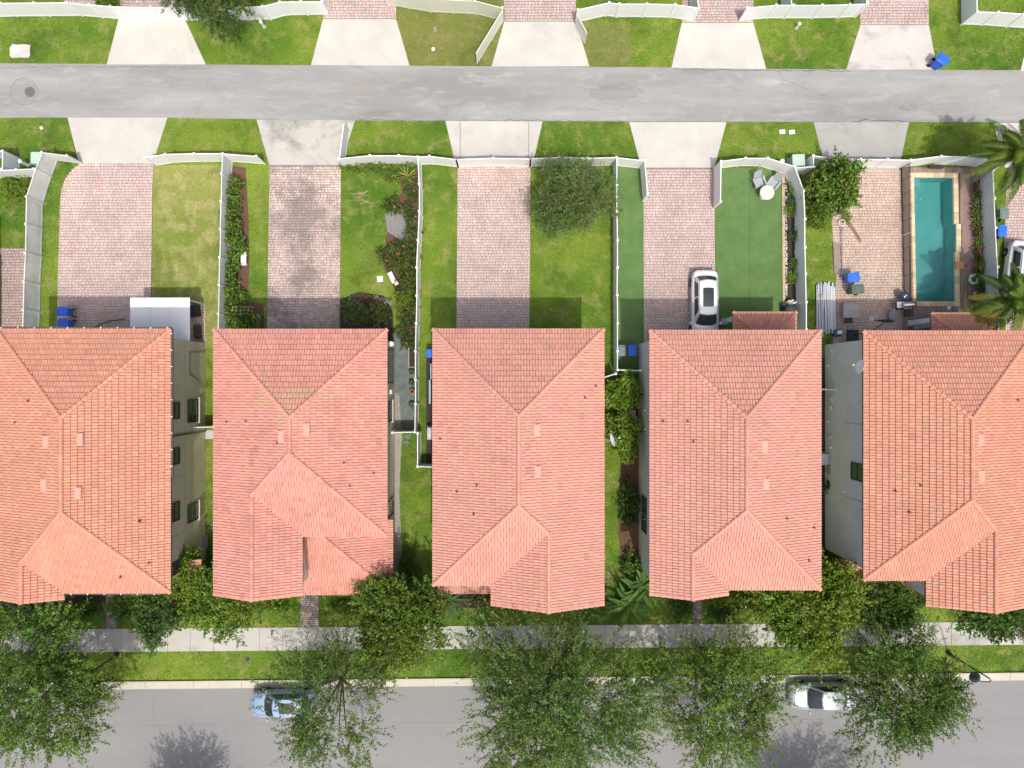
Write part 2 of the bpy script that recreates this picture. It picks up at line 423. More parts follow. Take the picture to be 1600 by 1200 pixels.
for i, (p, w) in enumerate([([(0,106),(120,104),(330,107)], .03), ([(1050,108.5),(1200,110.5),(1330,111.5)], .05), ([(560,187),(690,188.5),(980,189)], .03), ([(720,118),(745,131),(770,128)], .03), ([(1330,189),(1420,190)], .06), ([(860,176),(880,168),(930,172),(985,181)], .02), ([(1215,104),(1222,125),(1290,150)], .02)]): crack('road_crack', p, w, .026, .04, 20+i)
for i, (cx, cy, rx, ry, dk) in enumerate([(733,122,18,9,0), (740,166,20,8,0), (960,144,45,14,1), (1420,168,16,7,1), (1205,130,14,6,0), (590,178,30,5,1), (1090,112,20,4,1)]):
    r = random.Random(i); o = area('road_patch', [(cx+rx*math.cos(a*PI/10)*r.uniform(.8, 1.1), cy+ry*math.sin(a*PI/10)*r.uniform(.8, 1.1)) for a in range(20)], .0235+.0002*i, asphalt_mat('worn_patch_%d' % i, (.255, .25, .24) if dk else (.325, .32, .305), .14), hard=False)
# ------------------------------------------------------------------ pavers: real pavers, joined, over a sand bed
PAL_PINK = [srgb(192,169,160), srgb(187,164,156), srgb(180,162,155), srgb(193,172,161), srgb(175,163,158), srgb(199,175,165), srgb(195,160,151), srgb(170,160,156)]
PAL_DARK = [srgb(182,160,148), srgb(162,144,138), srgb(196,170,156), srgb(172,158,150), srgb(154,140,136), srgb(192,174,160)]
PAL_E = [srgb(200,168,150), srgb(192,170,154), srgb(182,160,150), srgb(202,178,160), srgb(188,170,156), srgb(178,160,150)]
def pavers(name, pts, mat, pal, row=.205, lens=(.15, .21, .21, .29), z=.03, border=.0, bright=1.0):
    poly = [W2(*p) for p in pts]; HARD.append(poly)
    base = MB().sheet(poly, z-.016).build(name, JOINT); base['kind'] = 'structure'
    ys = [p[1] for p in poly]; V = []; Q = []; C = []
    y = min(ys); g = .007; n = len(poly)
    while y < max(ys)-.02:
        rh = row*R.choice((1, 1, .97))
        ym = y+rh/2; xs = []
        for i in range(n):
            a, b = poly[i], poly[(i+1) % n]
            if (a[1] > ym) != (b[1] > ym): xs.append(a[0]+(ym-a[1])*(b[0]-a[0])/(b[1]-a[1]))
        xs.sort()
        for k in range(0, len(xs)-1, 2):
            x = xs[k]; e = xs[k+1]
            first = R.uniform(.04, .2)
            while x < e-.02:
                w = first if first else R.choice(lens); first = 0
                x2 = min(x+w, e)
                if e-x2 < .05: x2 = e
                zt = z+R.uniform(-.002, .003); c = R.choice(pal); av = [sum(q[k] for q in pal)/len(pal) for k in range(3)]; c = tuple(av[k]*.45+c[k]*.55 for k in range(3)); m = R.uniform(.94, 1.06)*bright*1.02
                i0 = len(V)
                V += [(x+g, y+g, z-.018), (x2-g, y+g, z-.018), (x2-g, y+rh-g, z-.018), (x+g, y+rh-g, z-.018),
                      (x+g, y+g, zt), (x2-g, y+g, zt), (x2-g, y+rh-g, zt), (x+g, y+rh-g, zt)]
                Q += [(i0+4, i0+5, i0+6, i0+7), (i0, i0+1, i0+5, i0+4), (i0+1, i0+2, i0+6, i0+5), (i0+2, i0+3, i0+7, i0+6), (i0+3, i0, i0+4, i0+7)]
                C += [(c[0]*m, c[1]*m, c[2]*m)]*5
                x = x2
        y += rh
    o = bulk('paver', V, Q, np.array(C), mat, base, 'stuff'); return base
DRV_A = [(124,256),(113,265),(103,278),(96,296),(94,320),(91,420),(88,545),(322,545),(320,477),(236,470),(238,300),(240,256)]
pavers('paver_driveway', DRV_A, PAVER, PAL_PINK, bright=1.16)
pavers('paver_driveway', [(421,258),(533,258),(530,540),(417,540)], PAVERD, PAL_DARK, row=.19, lens=(.16, .20, .27), bright=1.32)
pavers('paver_driveway', [(715,262),(829,262),(827,540),(713,540)], PAVER, PAL_PINK, bright=1.16)
pavers('paver_driveway', [(1005,262),(1116,262),(1118,540),(1006,540)], PAVER, PAL_PINK, bright=1.12)
pavers('paver_patio', [(1336,266),(1407,266),(1413,545),(1300,560),(1306,430),(1299,345),(1318,300)], PAVER, PAL_E, row=.20, lens=(.15, .2, .28), bright=1.10)
pavers('paver_driveway', [(1575,262),(1700,262),(1700,545),(1571,545),(1569,380),(1572,300)], PAVER, PAL_PINK, bright=1.1)
pavers('paver_driveway', [(-60,388),(38,388),(40,545),(-60,545)], PAVER, PAL_PINK, bright=.95)
for p in ([(188,-60),(290,-60),(288,27),(187,27)], [(505,-60),(620,-60),(619,29),(505,29)], [(786,-60),(900,-60),(900,33),(788,33)],
          [(1065,-60),(1178,-60),(1177,35),(1066,35)], [(1343,-60),(1451,-60),(1451,38),(1344,38)], [(100,-60),(187,-60),(187,14),(100,14)]):
    pavers('paver_driveway', p, PAVER, PAL_PINK, bright=1.1)
# entry walks
pavers('entry_walk', [(470,925),(498,925),(498,walk_y(480)-.5),(470,walk_y(480)-.5)], PAVERD, PAL_DARK, row=.14, lens=(.15, .22))
pavers('entry_walk', [(1083,925),(1096,925),(1096,walk_y(1090)-.5),(1083,walk_y(1090)-.5)], PAVER, PAL_DARK, row=.14, lens=(.15, .22), bright=.8)
pavers('entry_walk', [(166,925),(178,925),(182,walk_y(180)-.5),(166,walk_y(180)-.5)], PAVER, PAL_DARK, row=.14, lens=(.15, .22), bright=.8)
pavers('entry_walk', [(1410,925),(1426,925),(1426,walk_y(1410)-.5),(1410,walk_y(1410)-.5)], PAVER, PAL_DARK, row=.14, lens=(.15, .22), bright=.8)

# lawns of other colour, turf and beds
DRYP = [(240,258),(345,258),(341,545),(322,545),(320,477),(237,470)]
area('dry_lawn', DRYP, .004, DRY, hard=False)
OLP = [(622,-40),(785,-40),(786,34),(768,102),(641,102),(620,30)]
area('olive_lawn', OLP, .004, OLIVE, hard=False)
OLP2 = [(902,34),(985,34),(985,103),(923,103)]
area('olive_lawn', OLP2, .004, OLIVE, hard=False)
area('artificial_turf', [(965,256),(1005,256),(1006,560),(1000,600),(965,600)], .028, TURF)
area('artificial_turf', [(1118,263),(1190,263),(1221,273),(1222,545),(1119,545)], .028, TURF)
area('turf_seam', [(1170.6,266),(1171.3,266),(1171.8,545),(1171.1,545)], .032, plain('turf_dark_green', (.05, .10, .035), .9), hard=False)  # seam drawn as a thin darker green strip
for y in (468, 360): area('turf_seam', [(1119,y),(1221,y+.3),(1221,y+.9),(1119,y+.6)], .032, MATS['turf_dark_green'], hard=False) if y == 468 else None
area('planting_bed', [(1226,275),(1240,273),(1248,300),(1246,470),(1228,472)], .03, MULCH)
area('planting_bed', [(352,258),(384,262),(388,330),(390,420),(386,470),(412,475),(414,545),(350,545)], .02, REDMULCH)
area('planting_bed', [(622,262),(654,262),(653,330),(652,540),(640,545),(632,520),(626,470),(600,420),(603,370),(618,330),(628,300)], .02, REDMULCH)
area('gravel_bed', [(602,334),(640,318),(650,330),(645,380),(628,376),(605,362)], .026, SOIL)
area('weed_cloth', [(616,515),(632,505),(643,535),(648,545),(648,673),(619,673),(616,620)], .026, SLATE)
area('gravel_strip', [(616,612),(624,618),(628,680),(624,770),(628,860),(622,900),(614,900),(612,676)], .03, plain('pale_gravel', (.30, .28, .24), .95, var=.5, scale=16))
area('planting_bed', [(532,468),(560,456),(600,462),(614,486),(616,545),(532,545)], .022, MULCH)
area('planting_bed', [(968,590),(998,590),(998,900),(990,905),(972,900),(966,830),(970,700)], .02, REDMULCH)
area('planting_bed', [(666,545),(676,545),(676,730),(666,730)], .02, MULCH)
area('planting_bed', [(1283,560),(1293,560),(1293,900),(1283,900)], .02, MULCH)
area('planting_bed', [(0,926),(165,926),(165,955),(0,955)], .02, MULCH)
area('planting_bed', [(680,926),(770,926),(770,950),(690,950)], .02, MULCH)
# ------------------------------------------------------------------ tiled roofs
PITCH = .4167; CS = 1/math.sqrt(1+PITCH**2)
TW, TE = .36, .365            # tile width along the eave, exposure up the slope
def clip_poly(poly, a, b):
    """part of convex poly with a.x <= b"""
    out = []
    for i in range(len(poly)):
        p, q = poly[i], poly[(i+1) % len(poly)]
        dp, dq = a[0]*p[0]+a[1]*p[1]-b, a[0]*q[0]+a[1]*q[1]-b
        if dp <= 0: out.append(p)
        if (dp < 0 < dq) or (dq < 0 < dp):
            t = dp/(dp-dq); out.append((p[0]+(q[0]-p[0])*t, p[1]+(q[1]-p[1])*t))
    return out
PROF = [(0.0, 0.0), (.014, .030), (.045, .046), (.09, .052), (.135, .046), (.168, .008), (.192, .008), (.225, .046), (.27, .052), (.315, .046), (.346, .030), (.36, 0.0)]
MOUTH_SHADE = (.30, .165, .115)  # mortar brown with the shade under the tile ends put into the colour
def tile_mesh(cols, name='roof_tile'):
    out = []
    for c in cols:
        m = MB(); n = len(PROF)
        low = [(s, -.01, .066+h) for s, h in PROF]; hi = [(s, TE+.02, .004+h) for s, h in PROF]; bot = [(s, -.01, .002) for s, h in PROF]
        vs = [(x*(TW-.008)/.36+.004, y, z) for x, y, z in low+hi+bot]
        fs = [(i, i+1, i+1+n, i+n) for i in range(n-1)]+[(i+2*n, i+1+2*n, i+1, i) for i in range(n-1)]
        m._add(vs, fs, c); m.c = [c]*(n-1)+[MOUTH_SHADE]*(n-1); out.append(m.data(name, TILE))
    return out
TPAL_A = [srgb(194,139,115), srgb(196,142,122), srgb(191,139,116), srgb(197,144,124), srgb(196,141,115), srgb(192,139,115), srgb(193,136,116), srgb(196,139,118), srgb(194,137,115), srgb(200,146,122)]
TPAL_B = [srgb(202,141,127), srgb(200,144,127), srgb(197,141,124), srgb(194,140,127), srgb(200,144,128), srgb(189,135,119), srgb(196,138,124), srgb(191,136,120), srgb(198,141,123), srgb(201,145,131)]
TPAL_C = [srgb(193,139,124), srgb(195,141,129), srgb(192,143,123), srgb(199,147,127), srgb(198,144,128), srgb(195,146,128), srgb(192,143,123), srgb(199,146,130), srgb(196,141,127), srgb(198,144,128)]
def cap_mesh(cols):
    out = []
    for c in cols:
        m = MB(); n = 7; vs = []
        for y, r, z in ((-.02, .145, .03), (.40, .118, .0)):
            for k in range(n):
                t = PI*k/(n-1); vs.append((r*math.cos(t), y, z-.02+r*.75*math.sin(t)))
        vs += [(.145*math.cos(PI*k/(n-1))*.85, -.02, -.02+.03*0+.145*.6*math.sin(PI*k/(n-1))) for k in range(n)]
        m._add(vs, [(k+1, k, k+n, k+1+n) for k in range(n-1)]+[(k+2*n, k, k+1, k+1+2*n) for k in range(n-1)], c)
        out.append(m.data('ridge_tile', TILE))
    return out
TM = {k: (p, tile_mesh(p), cap_mesh([tuple(x*f for x in c) for c, f in zip(p, (1, .95, 1.05, .9, 1.02, .97, 1.06, .93, 1, 1))])) for k, p in (('A', TPAL_A), ('B', TPAL_B), ('C', TPAL_C))}
TV = np.array([(s*(TW-.008)/.36+.004, -.01, .066+h) for s, h in PROF]+[(s*(TW-.008)/.36+.004, TE+.02, .004+h) for s, h in PROF]+[(s*(TW-.008)/.36+.004, -.01, .002) for s, h in PROF])
NPF = len(PROF)
TQ = np.array([(i, i+1, i+1+NPF, i+NPF) for i in range(NPF-1)]+[(i+2*NPF, i+1+2*NPF, i+1, i) for i in range(NPF-1)])

def plane_frame(d, c, ze):
    d = Vector((d[0], d[1])); u = Vector((d.y, -d.x))        # u x d = up : right handed with u along the eave
    U = Vector((u.x, u.y, 0)); UP = Vector((d.x, d.y, PITCH)).normalized(); N = U.cross(UP)
    if N.z < 0: U = -U; N = U.cross(UP)
    O = Vector((d.x*c, d.y*c, ze))
    return O, U, UP, N
def tile_roof(roof, org, planes, ze_caps, pal, patches=(), n_single=300):
    """planes: list of (d, c, ze, [convex polys]); roof: the part that carries the tiles"""
    cols, meshes, caps = TM[pal]
    cand = []; bV = []; bQ = []; bC = []; nb = 0
    for d, c, ze, polys in planes:
        O, U, UP, N = plane_frame(d, c, ze)
        ang = R.random()*.3
        for poly in polys:
            P2 = [Vector(p) for p in poly]
            loc = [((Vector((p.x, p.y, 0))-Vector((O.x, O.y, 0))).dot(U), (Vector((p.x, p.y, 0))-Vector((O.x, O.y, 0))).dot(Vector((d[0], d[1], 0)))/CS) for p in P2]
            s0, s1 = min(l[0] for l in loc), max(l[0] for l in loc); t0, t1 = min(l[1] for l in loc), max(l[1] for l in loc)
            m = len(loc); A = sum(loc[i][0]*loc[(i+1) % m][1]-loc[(i+1) % m][0]*loc[i][1] for i in range(m))
            L2 = loc if A > 0 else loc[::-1]
            edges = []
            for i in range(m):
                a, b = L2[i], L2[(i+1) % m]; ex, ey = b[0]-a[0], b[1]-a[1]; le = math.hypot(ex, ey)
                if le < 1e-6: continue
                nx, ny = ey/le, -ex/le; edges.append((nx, ny, nx*a[0]+ny*a[1]))
            j0, j1 = int(math.floor(t0/TE+1e-4)), int(math.ceil(t1/TE-1e-4))
            clipv = bmesh.new(); cl = clipv.faces.layers.float_color.new('col'); nclip = 0
            for j in range(j0, j1):
                off = (TW/2 if j % 2 else 0)
                for i in range(int(math.floor((s0-off)/TW)), int(math.ceil((s1-off)/TW))):
                    s, t = i*TW+off, j*TE
                    cor = ((s, t), (s+TW, t), (s+TW, t+TE), (s, t+TE))
                    mx = max(max(nx*q[0]+ny*q[1]-k for q in cor) for nx, ny, k in edges)
                    if mx > .02 and any(all(nx*q[0]+ny*q[1]-k > -.01 for q in cor) for nx, ny, k in edges): continue
                    h = abs(hash((round(O.x*7), i*131, j*17, round(O.y*5)))) ; r = random.Random(h); ci = r.randrange(10); col = cols[ci]; special = False
                    base = O+U*s+UP*t
                    for (cx, cy, rx, ry, pc) in patches:
                        if ((base.x-cx)/rx)**2+((base.y-cy)/ry)**2 < 1+r.uniform(-.45, .3):
                            col = pc if r.random() < .8 else col; special = True
                    if not special:
                        q = r.random()
                        if q < .03: col = tuple(x*.9 for x in col); special = True
                        elif q < .05: col = (col[0]*.88, col[1]*1.02, col[2]*1.02); special = True
                    if mx <= .02:
                        jj = N*r.uniform(0, .004)
                        if not special and True:
                            ctr = base+U*.18+UP*.18; vd = Vector((0, 0, H))-ctr
                            cand.append((vd.normalized().dot(N)/vd.length_squared*(H-ctr.z)**0, base+jj, U, UP, N, ci))
                            continue
                        V = np.array(base+jj)+TV[:, :1]*np.array(U)+TV[:, 1:2]*np.array(UP)+TV[:, 2:]*np.array(N)
                        bV.append(V); bQ.append(TQ+nb); nb += len(V); bC += [col]*(NPF-1)+[MOUTH_SHADE]*(NPF-1)
                    else:
                        vs = [clipv.verts.new(base+U*x+UP*y+N*z) for x, y, z in TV]; nclip += 1
                        for qi, q in enumerate(TQ):
                            f = clipv.faces.new([vs[k] for k in q]); f[cl] = (*(col if qi < NPF-1 else MOUTH_SHADE), 1)
            if nclip:
                for nx, ny, k in edges:
                    if abs(ny) > .999 and nx*0+ny < 0: continue       # the eave: tiles overhang it a little
                    co = O+U*(nx*k)+UP*(ny*k); no = U*nx+UP*ny; no.z = 0
                    # vertical cutting plane through the edge
                    ed = U*(-ny)+UP*nx; nn = ed.cross(Vector((0, 0, 1))).normalized()
                    if nn.dot(U*nx+UP*ny) < 0: nn = -nn
                    bmesh.ops.bisect_plane(clipv, geom=clipv.verts[:]+clipv.edges[:]+clipv.faces[:], plane_co=co+nn*.004, plane_no=nn, clear_outer=True)
                clipv.verts.index_update(); V = np.array([v.co for v in clipv.verts])
                for f in clipv.faces:
                    ids = [v.index for v in f.verts]
                    for q in range(1, len(ids)-1, 2):
                        a = [ids[0], ids[q], ids[q+1], ids[min(q+2, len(ids)-1)]]
                        if a[3] == a[2]: a[3] = a[2]
                        bQ_last = a; CL.append(([x+nb for x in a], tuple(f[cl])[:3]))
                bV.append(V); nb += len(V)
            clipv.free()
    cand.sort(key=lambda x: -x[0])
    for k, (sc, base, U, UP, N, ci) in enumerate(cand):
        if k < n_single:
            o = bpy.data.objects.new('roof_tile', meshes[ci]); COL.objects.link(o); o.parent = roof; reg(o, roof)
            M = Matrix((U, UP, N)).transposed().to_4x4(); M.translation = base-org; o.matrix_local = M
        else:
            V = np.array(base)+TV[:, :1]*np.array(U)+TV[:, 1:2]*np.array(UP)+TV[:, 2:]*np.array(N)
            bV.append(V); bQ.append(TQ+nb); nb += len(V); bC += [cols[ci]]*(NPF-1)+[MOUTH_SHADE]*(NPF-1)
    # joined rest: quads and clipped triangles or quads
    if bQ or CL:
        quads = [tuple(q) for Q in bQ for q in Q]; cc = list(bC)
        for a, c in CL:
            quads.append(tuple(a) if a[2] != a[3] else tuple(a[:3])); cc.append(c)
        V = np.concatenate(bV)-np.array(org); me = bpy.data.meshes.new('roof_tile_field')
        me.from_pydata(V.tolist(), [], quads)
        at = me.attributes.new('col', 'FLOAT_COLOR', 'FACE')
        at.data.foreach_set('color', np.array([(*c, 1) for c in cc], dtype=np.float32).ravel())
        me.materials.append(TILE); me.update()
        o = bpy.data.objects.new('roof_tile_field', me); COL.objects.link(o); o.parent = roof; reg(o, roof); o['kind'] = 'stuff'
    CL.clear()
CL = []
def cap_line(roof, org, A, B, pal, lift=.03, step=.37):
    """a run of ridge tiles from the low end A to the high end B"""
    A, B = Vector(A), Vector(B); L = (B-A).length; n = max(1, round(L/step)); D = (B-A).normalized()
    X = D.cross(Vector((0, 0, 1))).normalized(); Z = X.cross(D)
    for i in range(n):
        o = bpy.data.objects.new('ridge_tile', R.choice(TM[pal][2])); COL.objects.link(o); o.parent = roof; reg(o, roof)
        M = Matrix((X, D, Z)).transposed().to_4x4(); M.translation = A+D*(i*L/n)+Z*lift-org+Z*R.uniform(0, .008); o.matrix_local = M
def zpl(d, c, ze, p): return ze+PITCH*(p[0]*d[0]+p[1]*d[1]-c)

def house(tag_, x0, x1, yN, yS, wing, xw, yG, pal, stucco, label, ze=6.4, inset=(.45, .45, .5, .5), patches=(), lower=None, wall_polys=None):
    """wing 'W' or 'E': front gable wing whose outer eave is the house's own; xw its inner eave"""
    org = Vector(((x0+x1)/2, (yN+yS)/2, 0)); E = empty('house', org, label, 'house', 'tile-roofed houses in a row')
    half = (x1-x0)/2; xc = (x0+x1)/2; rN = yN-half; rS = yS+half; zr = ze+PITCH*half
    if wing == 'W':
        hw = (xw-x0)/2; xr = x0+hw
        planes = [((0,-1), -yN, ze, [[(x0,yN),(x1,yN),(xc,rN)]]), ((-1,0), -x1, ze, [[(x1,yN),(x1,yS),(xc,rS),(xc,rN)]]),
                  ((1,0), x0, ze, [[(x0,yN),(xc,rN),(xc,rS),(xr,yS+hw),(x0,yS+hw)], [(x0,yS+hw),(xr,yS+hw),(xr,yG),(x0,yG)]]),
                  ((0,1), yS, ze, [[(xr,yS+hw),(xc,rS),(x1,yS),(xw,yS)]]), ((-1,0), -xw, ze, [[(xr,yS+hw),(xw,yS),(xw,yG),(xr,yG)]])]
        ha, hb = (x1, yS), (xr, yS+hw)
    else:
        hw = (x1-xw)/2; xr = x1-hw
        planes = [((0,-1), -yN, ze, [[(x0,yN),(x1,yN),(xc,rN)]]), ((1,0), x0, ze, [[(x0,yN),(xc,rN),(xc,rS),(x0,yS)]]),
                  ((-1,0), -x1, ze, [[(x1,yN),(xc,rN),(xc,rS),(xr,yS+hw),(x1,yS+hw)], [(x1,yS+hw),(xr,yS+hw),(xr,yG),(x1,yG)]]),
                  ((0,1), yS, ze, [[(xr,yS+hw),(xc,rS),(x0,yS),(xw,yS)]]), ((1,0), xw, ze, [[(xr,yS+hw),(xw,yS),(xw,yG),(xr,yG)]])]
        ha, hb = (x0, yS), (xr, yS+hw)
    zw = ze+PITCH*hw
    m = MB()
    for d, c, z, polys in planes:
        for p in polys:
            n = len(p); top = [(q[0], q[1], zpl(d, c, z, q)-.004) for q in p]; bot = [(a, b, zz-.17) for a, b, zz in top]
            m._add(top+bot, [tuple(range(n)), tuple(range(2*n-1, n-1, -1))]+[(i, i+n, (i+1) % n+n, (i+1) % n) for i in range(n)])
    roof = m.build('roof', plain('fascia_brown', (.20, .13, .095), .8), E)
    tile_roof(roof, org, planes, None, pal, patches)
    P = lambda x, y, z: (x, y, z+.02)
    cap_line(roof, org, P(xc, rS, zr), P(xc, rN, zr), pal)
    for a in ((x0, yN), (x1, yN)): cap_line(roof, org, P(a[0], a[1], ze), P(xc, rN, zr), pal)
    cap_line(roof, org, P(*ha, ze), P(xc, rS, zr), pal)
    cap_line(roof, org, P(*hb, zw), P(xc, rS, zr), pal)
    cap_line(roof, org, P(xr, yG-.05, zw), P(xr, yS+hw, zw), pal)
    xo = x0 if wing == 'W' else x1
    cap_line(roof, org, P(xo, yG+.05, ze-.03), P(xr, yG+.05, zw-.03), pal, lift=0)
    cap_line(roof, org, P(xw, yG+.05, ze-.03), P(xr, yG+.05, zw-.03), pal, lift=0)
    # walls
    iW, iE, iN, iS = inset; a0, a1, b1 = x0+iW, x1-iE, yN-iN; ig = .35
    if wing == 'W': out = [(a0, b1), (a1, b1), (a1, yS+iS), (xw-.4, yS+iS), (xw-.4, yG+ig), (a0, yG+ig)]
    else: out = [(a0, b1), (a1, b1), (a1, yG+ig), (xw+.4, yG+ig), (xw+.4, yS+iS), (a0, yS+iS)]
    HARD.append(out)
    w = MB().prism(out, -.1, ze-.17)
    gx0, gx1 = (a0, xw-.4) if wing == 'W' else (xw+.4, a1)
    tz = ze-.171+PITCH*((gx1-gx0)/2)
    w._add([(gx0, yG+ig+.002, ze-.19), (gx1, yG+ig+.002, ze-.19), ((gx0+gx1)/2, yG+ig+.002, tz), (gx0, yG+ig+.25, ze-.19), (gx1, yG+ig+.25, ze-.19), ((gx0+gx1)/2, yG+ig+.25, tz)],
           [(0, 1, 2), (5, 4, 3), (0, 3, 4, 1), (1, 4, 5, 2), (2, 5, 3, 0)])
    wall = w.build('wall', stucco, E)
    return E, org, roof, wall, dict(a0=a0, a1=a1, b1=b1, c0=yG+ig, s0=yS+iS, planes=planes, xc=xc, zr=zr, half=half, xr=xr, zw=zw)

FRM = plain('bronze_frame', (.05, .048, .045), .45)
def window(E, side, pos, c, z0, z1, w, sill=None, green=False, divided=True):
    """side: which way the wall faces; pos: the wall plane's coordinate; c: centre along the wall"""
    n = {'E': (1, 0), 'W': (-1, 0), 'N': (0, 1), 'S': (0, -1)}[side]; t = (abs(n[1]), abs(n[0]))
    def at(s, dep, z): return (n[0]*dep+(pos if n[0] else c)+t[0]*s, n[1]*dep+(pos if n[1] else c)+t[1]*s, z)
    def bx(m, s, ws, z, hz, dep, th): m.box(at(s, dep+th/2, z), (t[0]*ws+abs(n[0])*th, t[1]*ws+abs(n[1])*th, hz))
    h = z1-z0; zm = (z0+z1)/2; m = MB()
    bx(m, 0, w+.12, z1+.03, .06, .0, .075); bx(m, 0, w+.12, z0-.03, .06, .0, .075)
    bx(m, -w/2-.03, .06, zm, h, .0, .07); bx(m, w/2+.03, .06, zm, h, .0, .07)
    if divided: bx(m, 0, w, zm, .045, .0, .055)
    fr = m.build('window', FRM, E)
    m = MB(); bx(m, 0, w-.003, zm, h-.003, .0, .02); m.build('pane', GLASS if not green else plain('green_glass', (.04, .09, .065), .12), fr)
    if sill:
        m = MB(); bx(m, 0, w+.3, z0-.12, .11, 0, .14); m.build('sill', sill, fr)
    return fr
def joint_line(E, side, pos, pts, mat):
    m = MB(); s = {'E': 1, 'W': -1}[side]
    for (ya, za, yb, zb) in pts: m.box((pos+s*.003, (ya+yb)/2, (za+zb)/2), (.006, abs(yb-ya)+.02, abs(zb-za)+.02))
    return m.build('control_joint', mat, E)
def vents(E, pts, kind):
    """pts in px with the plane height; kind 'pipe' or 'tile'"""
    for px, py, z in pts:
        p = W(px, py, z); m = MB()
        if kind == 'pipe':
            m.lathe([(.20, -.12), (.13, .0), (.06, .04), (.05, .22), (.035, .22), (.035, .1)], (p.x, p.y, z), 10)
            m.build('vent_pipe', plain('lead_grey', (.16, .10, .085), .7), E)
        else:
            m.box((p.x, p.y, z+.05), (.42, .78, .12)).box((p.x, p.y, z+.12), (.36, .7, .05))
            m.build('roof_vent', plain('pale_pink_vent', (.52, .30, .225), .7), E, bevel=.02)
def rz_at(info, px, py, z0=7.3):
    z = z0
    for _ in range(6):
        p = W(px, py, z); zs = [zpl(d, c, ze, (p.x, p.y)) for d, c, ze, _p in info['planes'][:4]]
        z = min(zs)
    return z+.03
def lean(E, org, name, x0, x1, yw, ye, ze, pal, hipW=True, hipE=True, south=True, posts=(), wallbox=None, stucco=None):
    """a one-storey roof leaning on the wall at yw, its eave at ye"""
    dpt = abs(yw-ye); d = (0, 1) if south else (0, -1); c = ye if south else -ye
    xa, xb = (x0+dpt if hipW else x0), (x1-dpt if hipE else x1)
    planes = [(d, c, ze, [[(x0, ye), (x1, ye), (xb, yw), (xa, yw)]])]
    if hipW: planes.append(((1, 0), x0, ze, [[(x0, ye), (xa, yw), (x0, yw)]]))
    if hipE: planes.append(((-1, 0), -x1, ze, [[(x1, ye), (xb, yw), (x1, yw)]]))
    m = MB()
    for dd, cc, z, polys in planes:
        for p in polys:
            n = len(p); top = [(q[0], q[1], zpl(dd, cc, z, q)-.004) for q in p]; bot = [(a, b, zz-.16) for a, b, zz in top]
            if sum(p[i][0]*p[(i+1) % n][1]-p[(i+1) % n][0]*p[i][1] for i in range(n)) < 0: top.reverse(); bot.reverse()
            m._add(top+bot, [tuple(range(n)), tuple(range(2*n-1, n-1, -1))]+[(i, i+n, (i+1) % n+n, (i+1) % n) for i in range(n)])
    roof = m.build(name, MATS['fascia_brown'], E)
    tile_roof(roof, org, planes, None, pal, n_single=60)
    zt = ze+PITCH*dpt+.02
    if hipW: cap_line(roof, org, (x0, ye, ze+.02), (xa, yw, zt), pal)
    if hipE: cap_line(roof, org, (x1, ye, ze+.02), (xb, yw, zt), pal)
    if wallbox: MB().prism(wallbox, -.1, ze-.16).build('wall', stucco, E); HARD.append(wallbox)
    for px, py in posts: MB().box((px, py, (ze-.16)/2), (.3, .3, ze-.16)).box((px, py, .15), (.4, .4, .3)).build('porch_column', stucco, E)
    return roof

# --- the five houses, west to east
H1, o1, r1, w1, i1 = house(1, -32.6, -21.62, 3.46, -13.2, 'W', -28.35, -13.6, 'A', STUCCO[0],
    'orange tile-roofed house farthest left with guttered eaves and a white shed behind', inset=(.5, .55, .5, .5))
H2, o2, r2, w2, i2 = house(2, -18.85, -7.92, 3.44, -9.62, 'W', -13.28, -13.35, 'B', STUCCO[1],
    'pinkish tile-roofed house second from left with a tan patch at its ridge', inset=(.5, .55, .5, .5),
    patches=((-14.9, -.75, 1.5, .6, srgb(188, 148, 122)), (-11.9, -.65, 1.9, .6, srgb(190, 150, 124)), (-13.5, -1.9, 1.2, .4, srgb(188, 148, 124)), (-13.4, -.9, .8, .5, srgb(186, 148, 120))))
H3, o3, r3, w3, i3 = house(3, -4.99, 5.80, 3.46, -12.72, 'E', -1.3, -13.98, 'C', STUCCO[2],
    'middle house of the row with pale salmon tiles and a front gable at its right', inset=(.5, .5, .5, .5))
H4, o4, r4, w4, i4 = house(4, 8.74, 19.52, 3.38, -13.0, 'W', 13.66, -13.34, 'C', STUCCO[3],
    'tile-roofed house whose driveway holds the white car, second house from the right', inset=(.42, .42, .5, .5))
H5, o5, r5, w5, i5 = house(5, 22.26, 33.1, 3.34, -12.4, 'E', 26.22, -14.0, 'A', STUCCO[4],
    'tile-roofed house farthest right beside the pool, broad grey side wall with a green window', inset=(.38, .5, .5, .5))
# roof fittings
for E, info, pipes, tiles in ((H1, i1, [(25,660),(46,626),(219,814),(234,879),(190,901)], [(73,690),(126,686),(70,757),(123,770)]),
      (H2, i2, [(355,659),(385,658),(434,692),(538,723),(584,739),(547,759)], [(440,682),(479,670)]),
      (H3, i3, [(914,621),(931,603),(688,686),(714,768),(745,758),(741,803),(834,919)], [(839,672),(840,737)]),
      (H4, i4, [(1036,658),(1074,658),(1083,690),(1229,810),(1271,824),(1263,875)], [(1194,697),(1196,756)]),
      (H5, i5, [(1588,625),(1398,767),(1437,758),(1420,800),(1520,920),(1568,915)], [(1531,687),(1532,744),(1574,883)])):
    vents(E, [(a, b, rz_at(info, a, b)) for a, b in pipes], 'pipe'); vents(E, [(a, b, rz_at(info, a, b)) for a, b in tiles], 'tile')
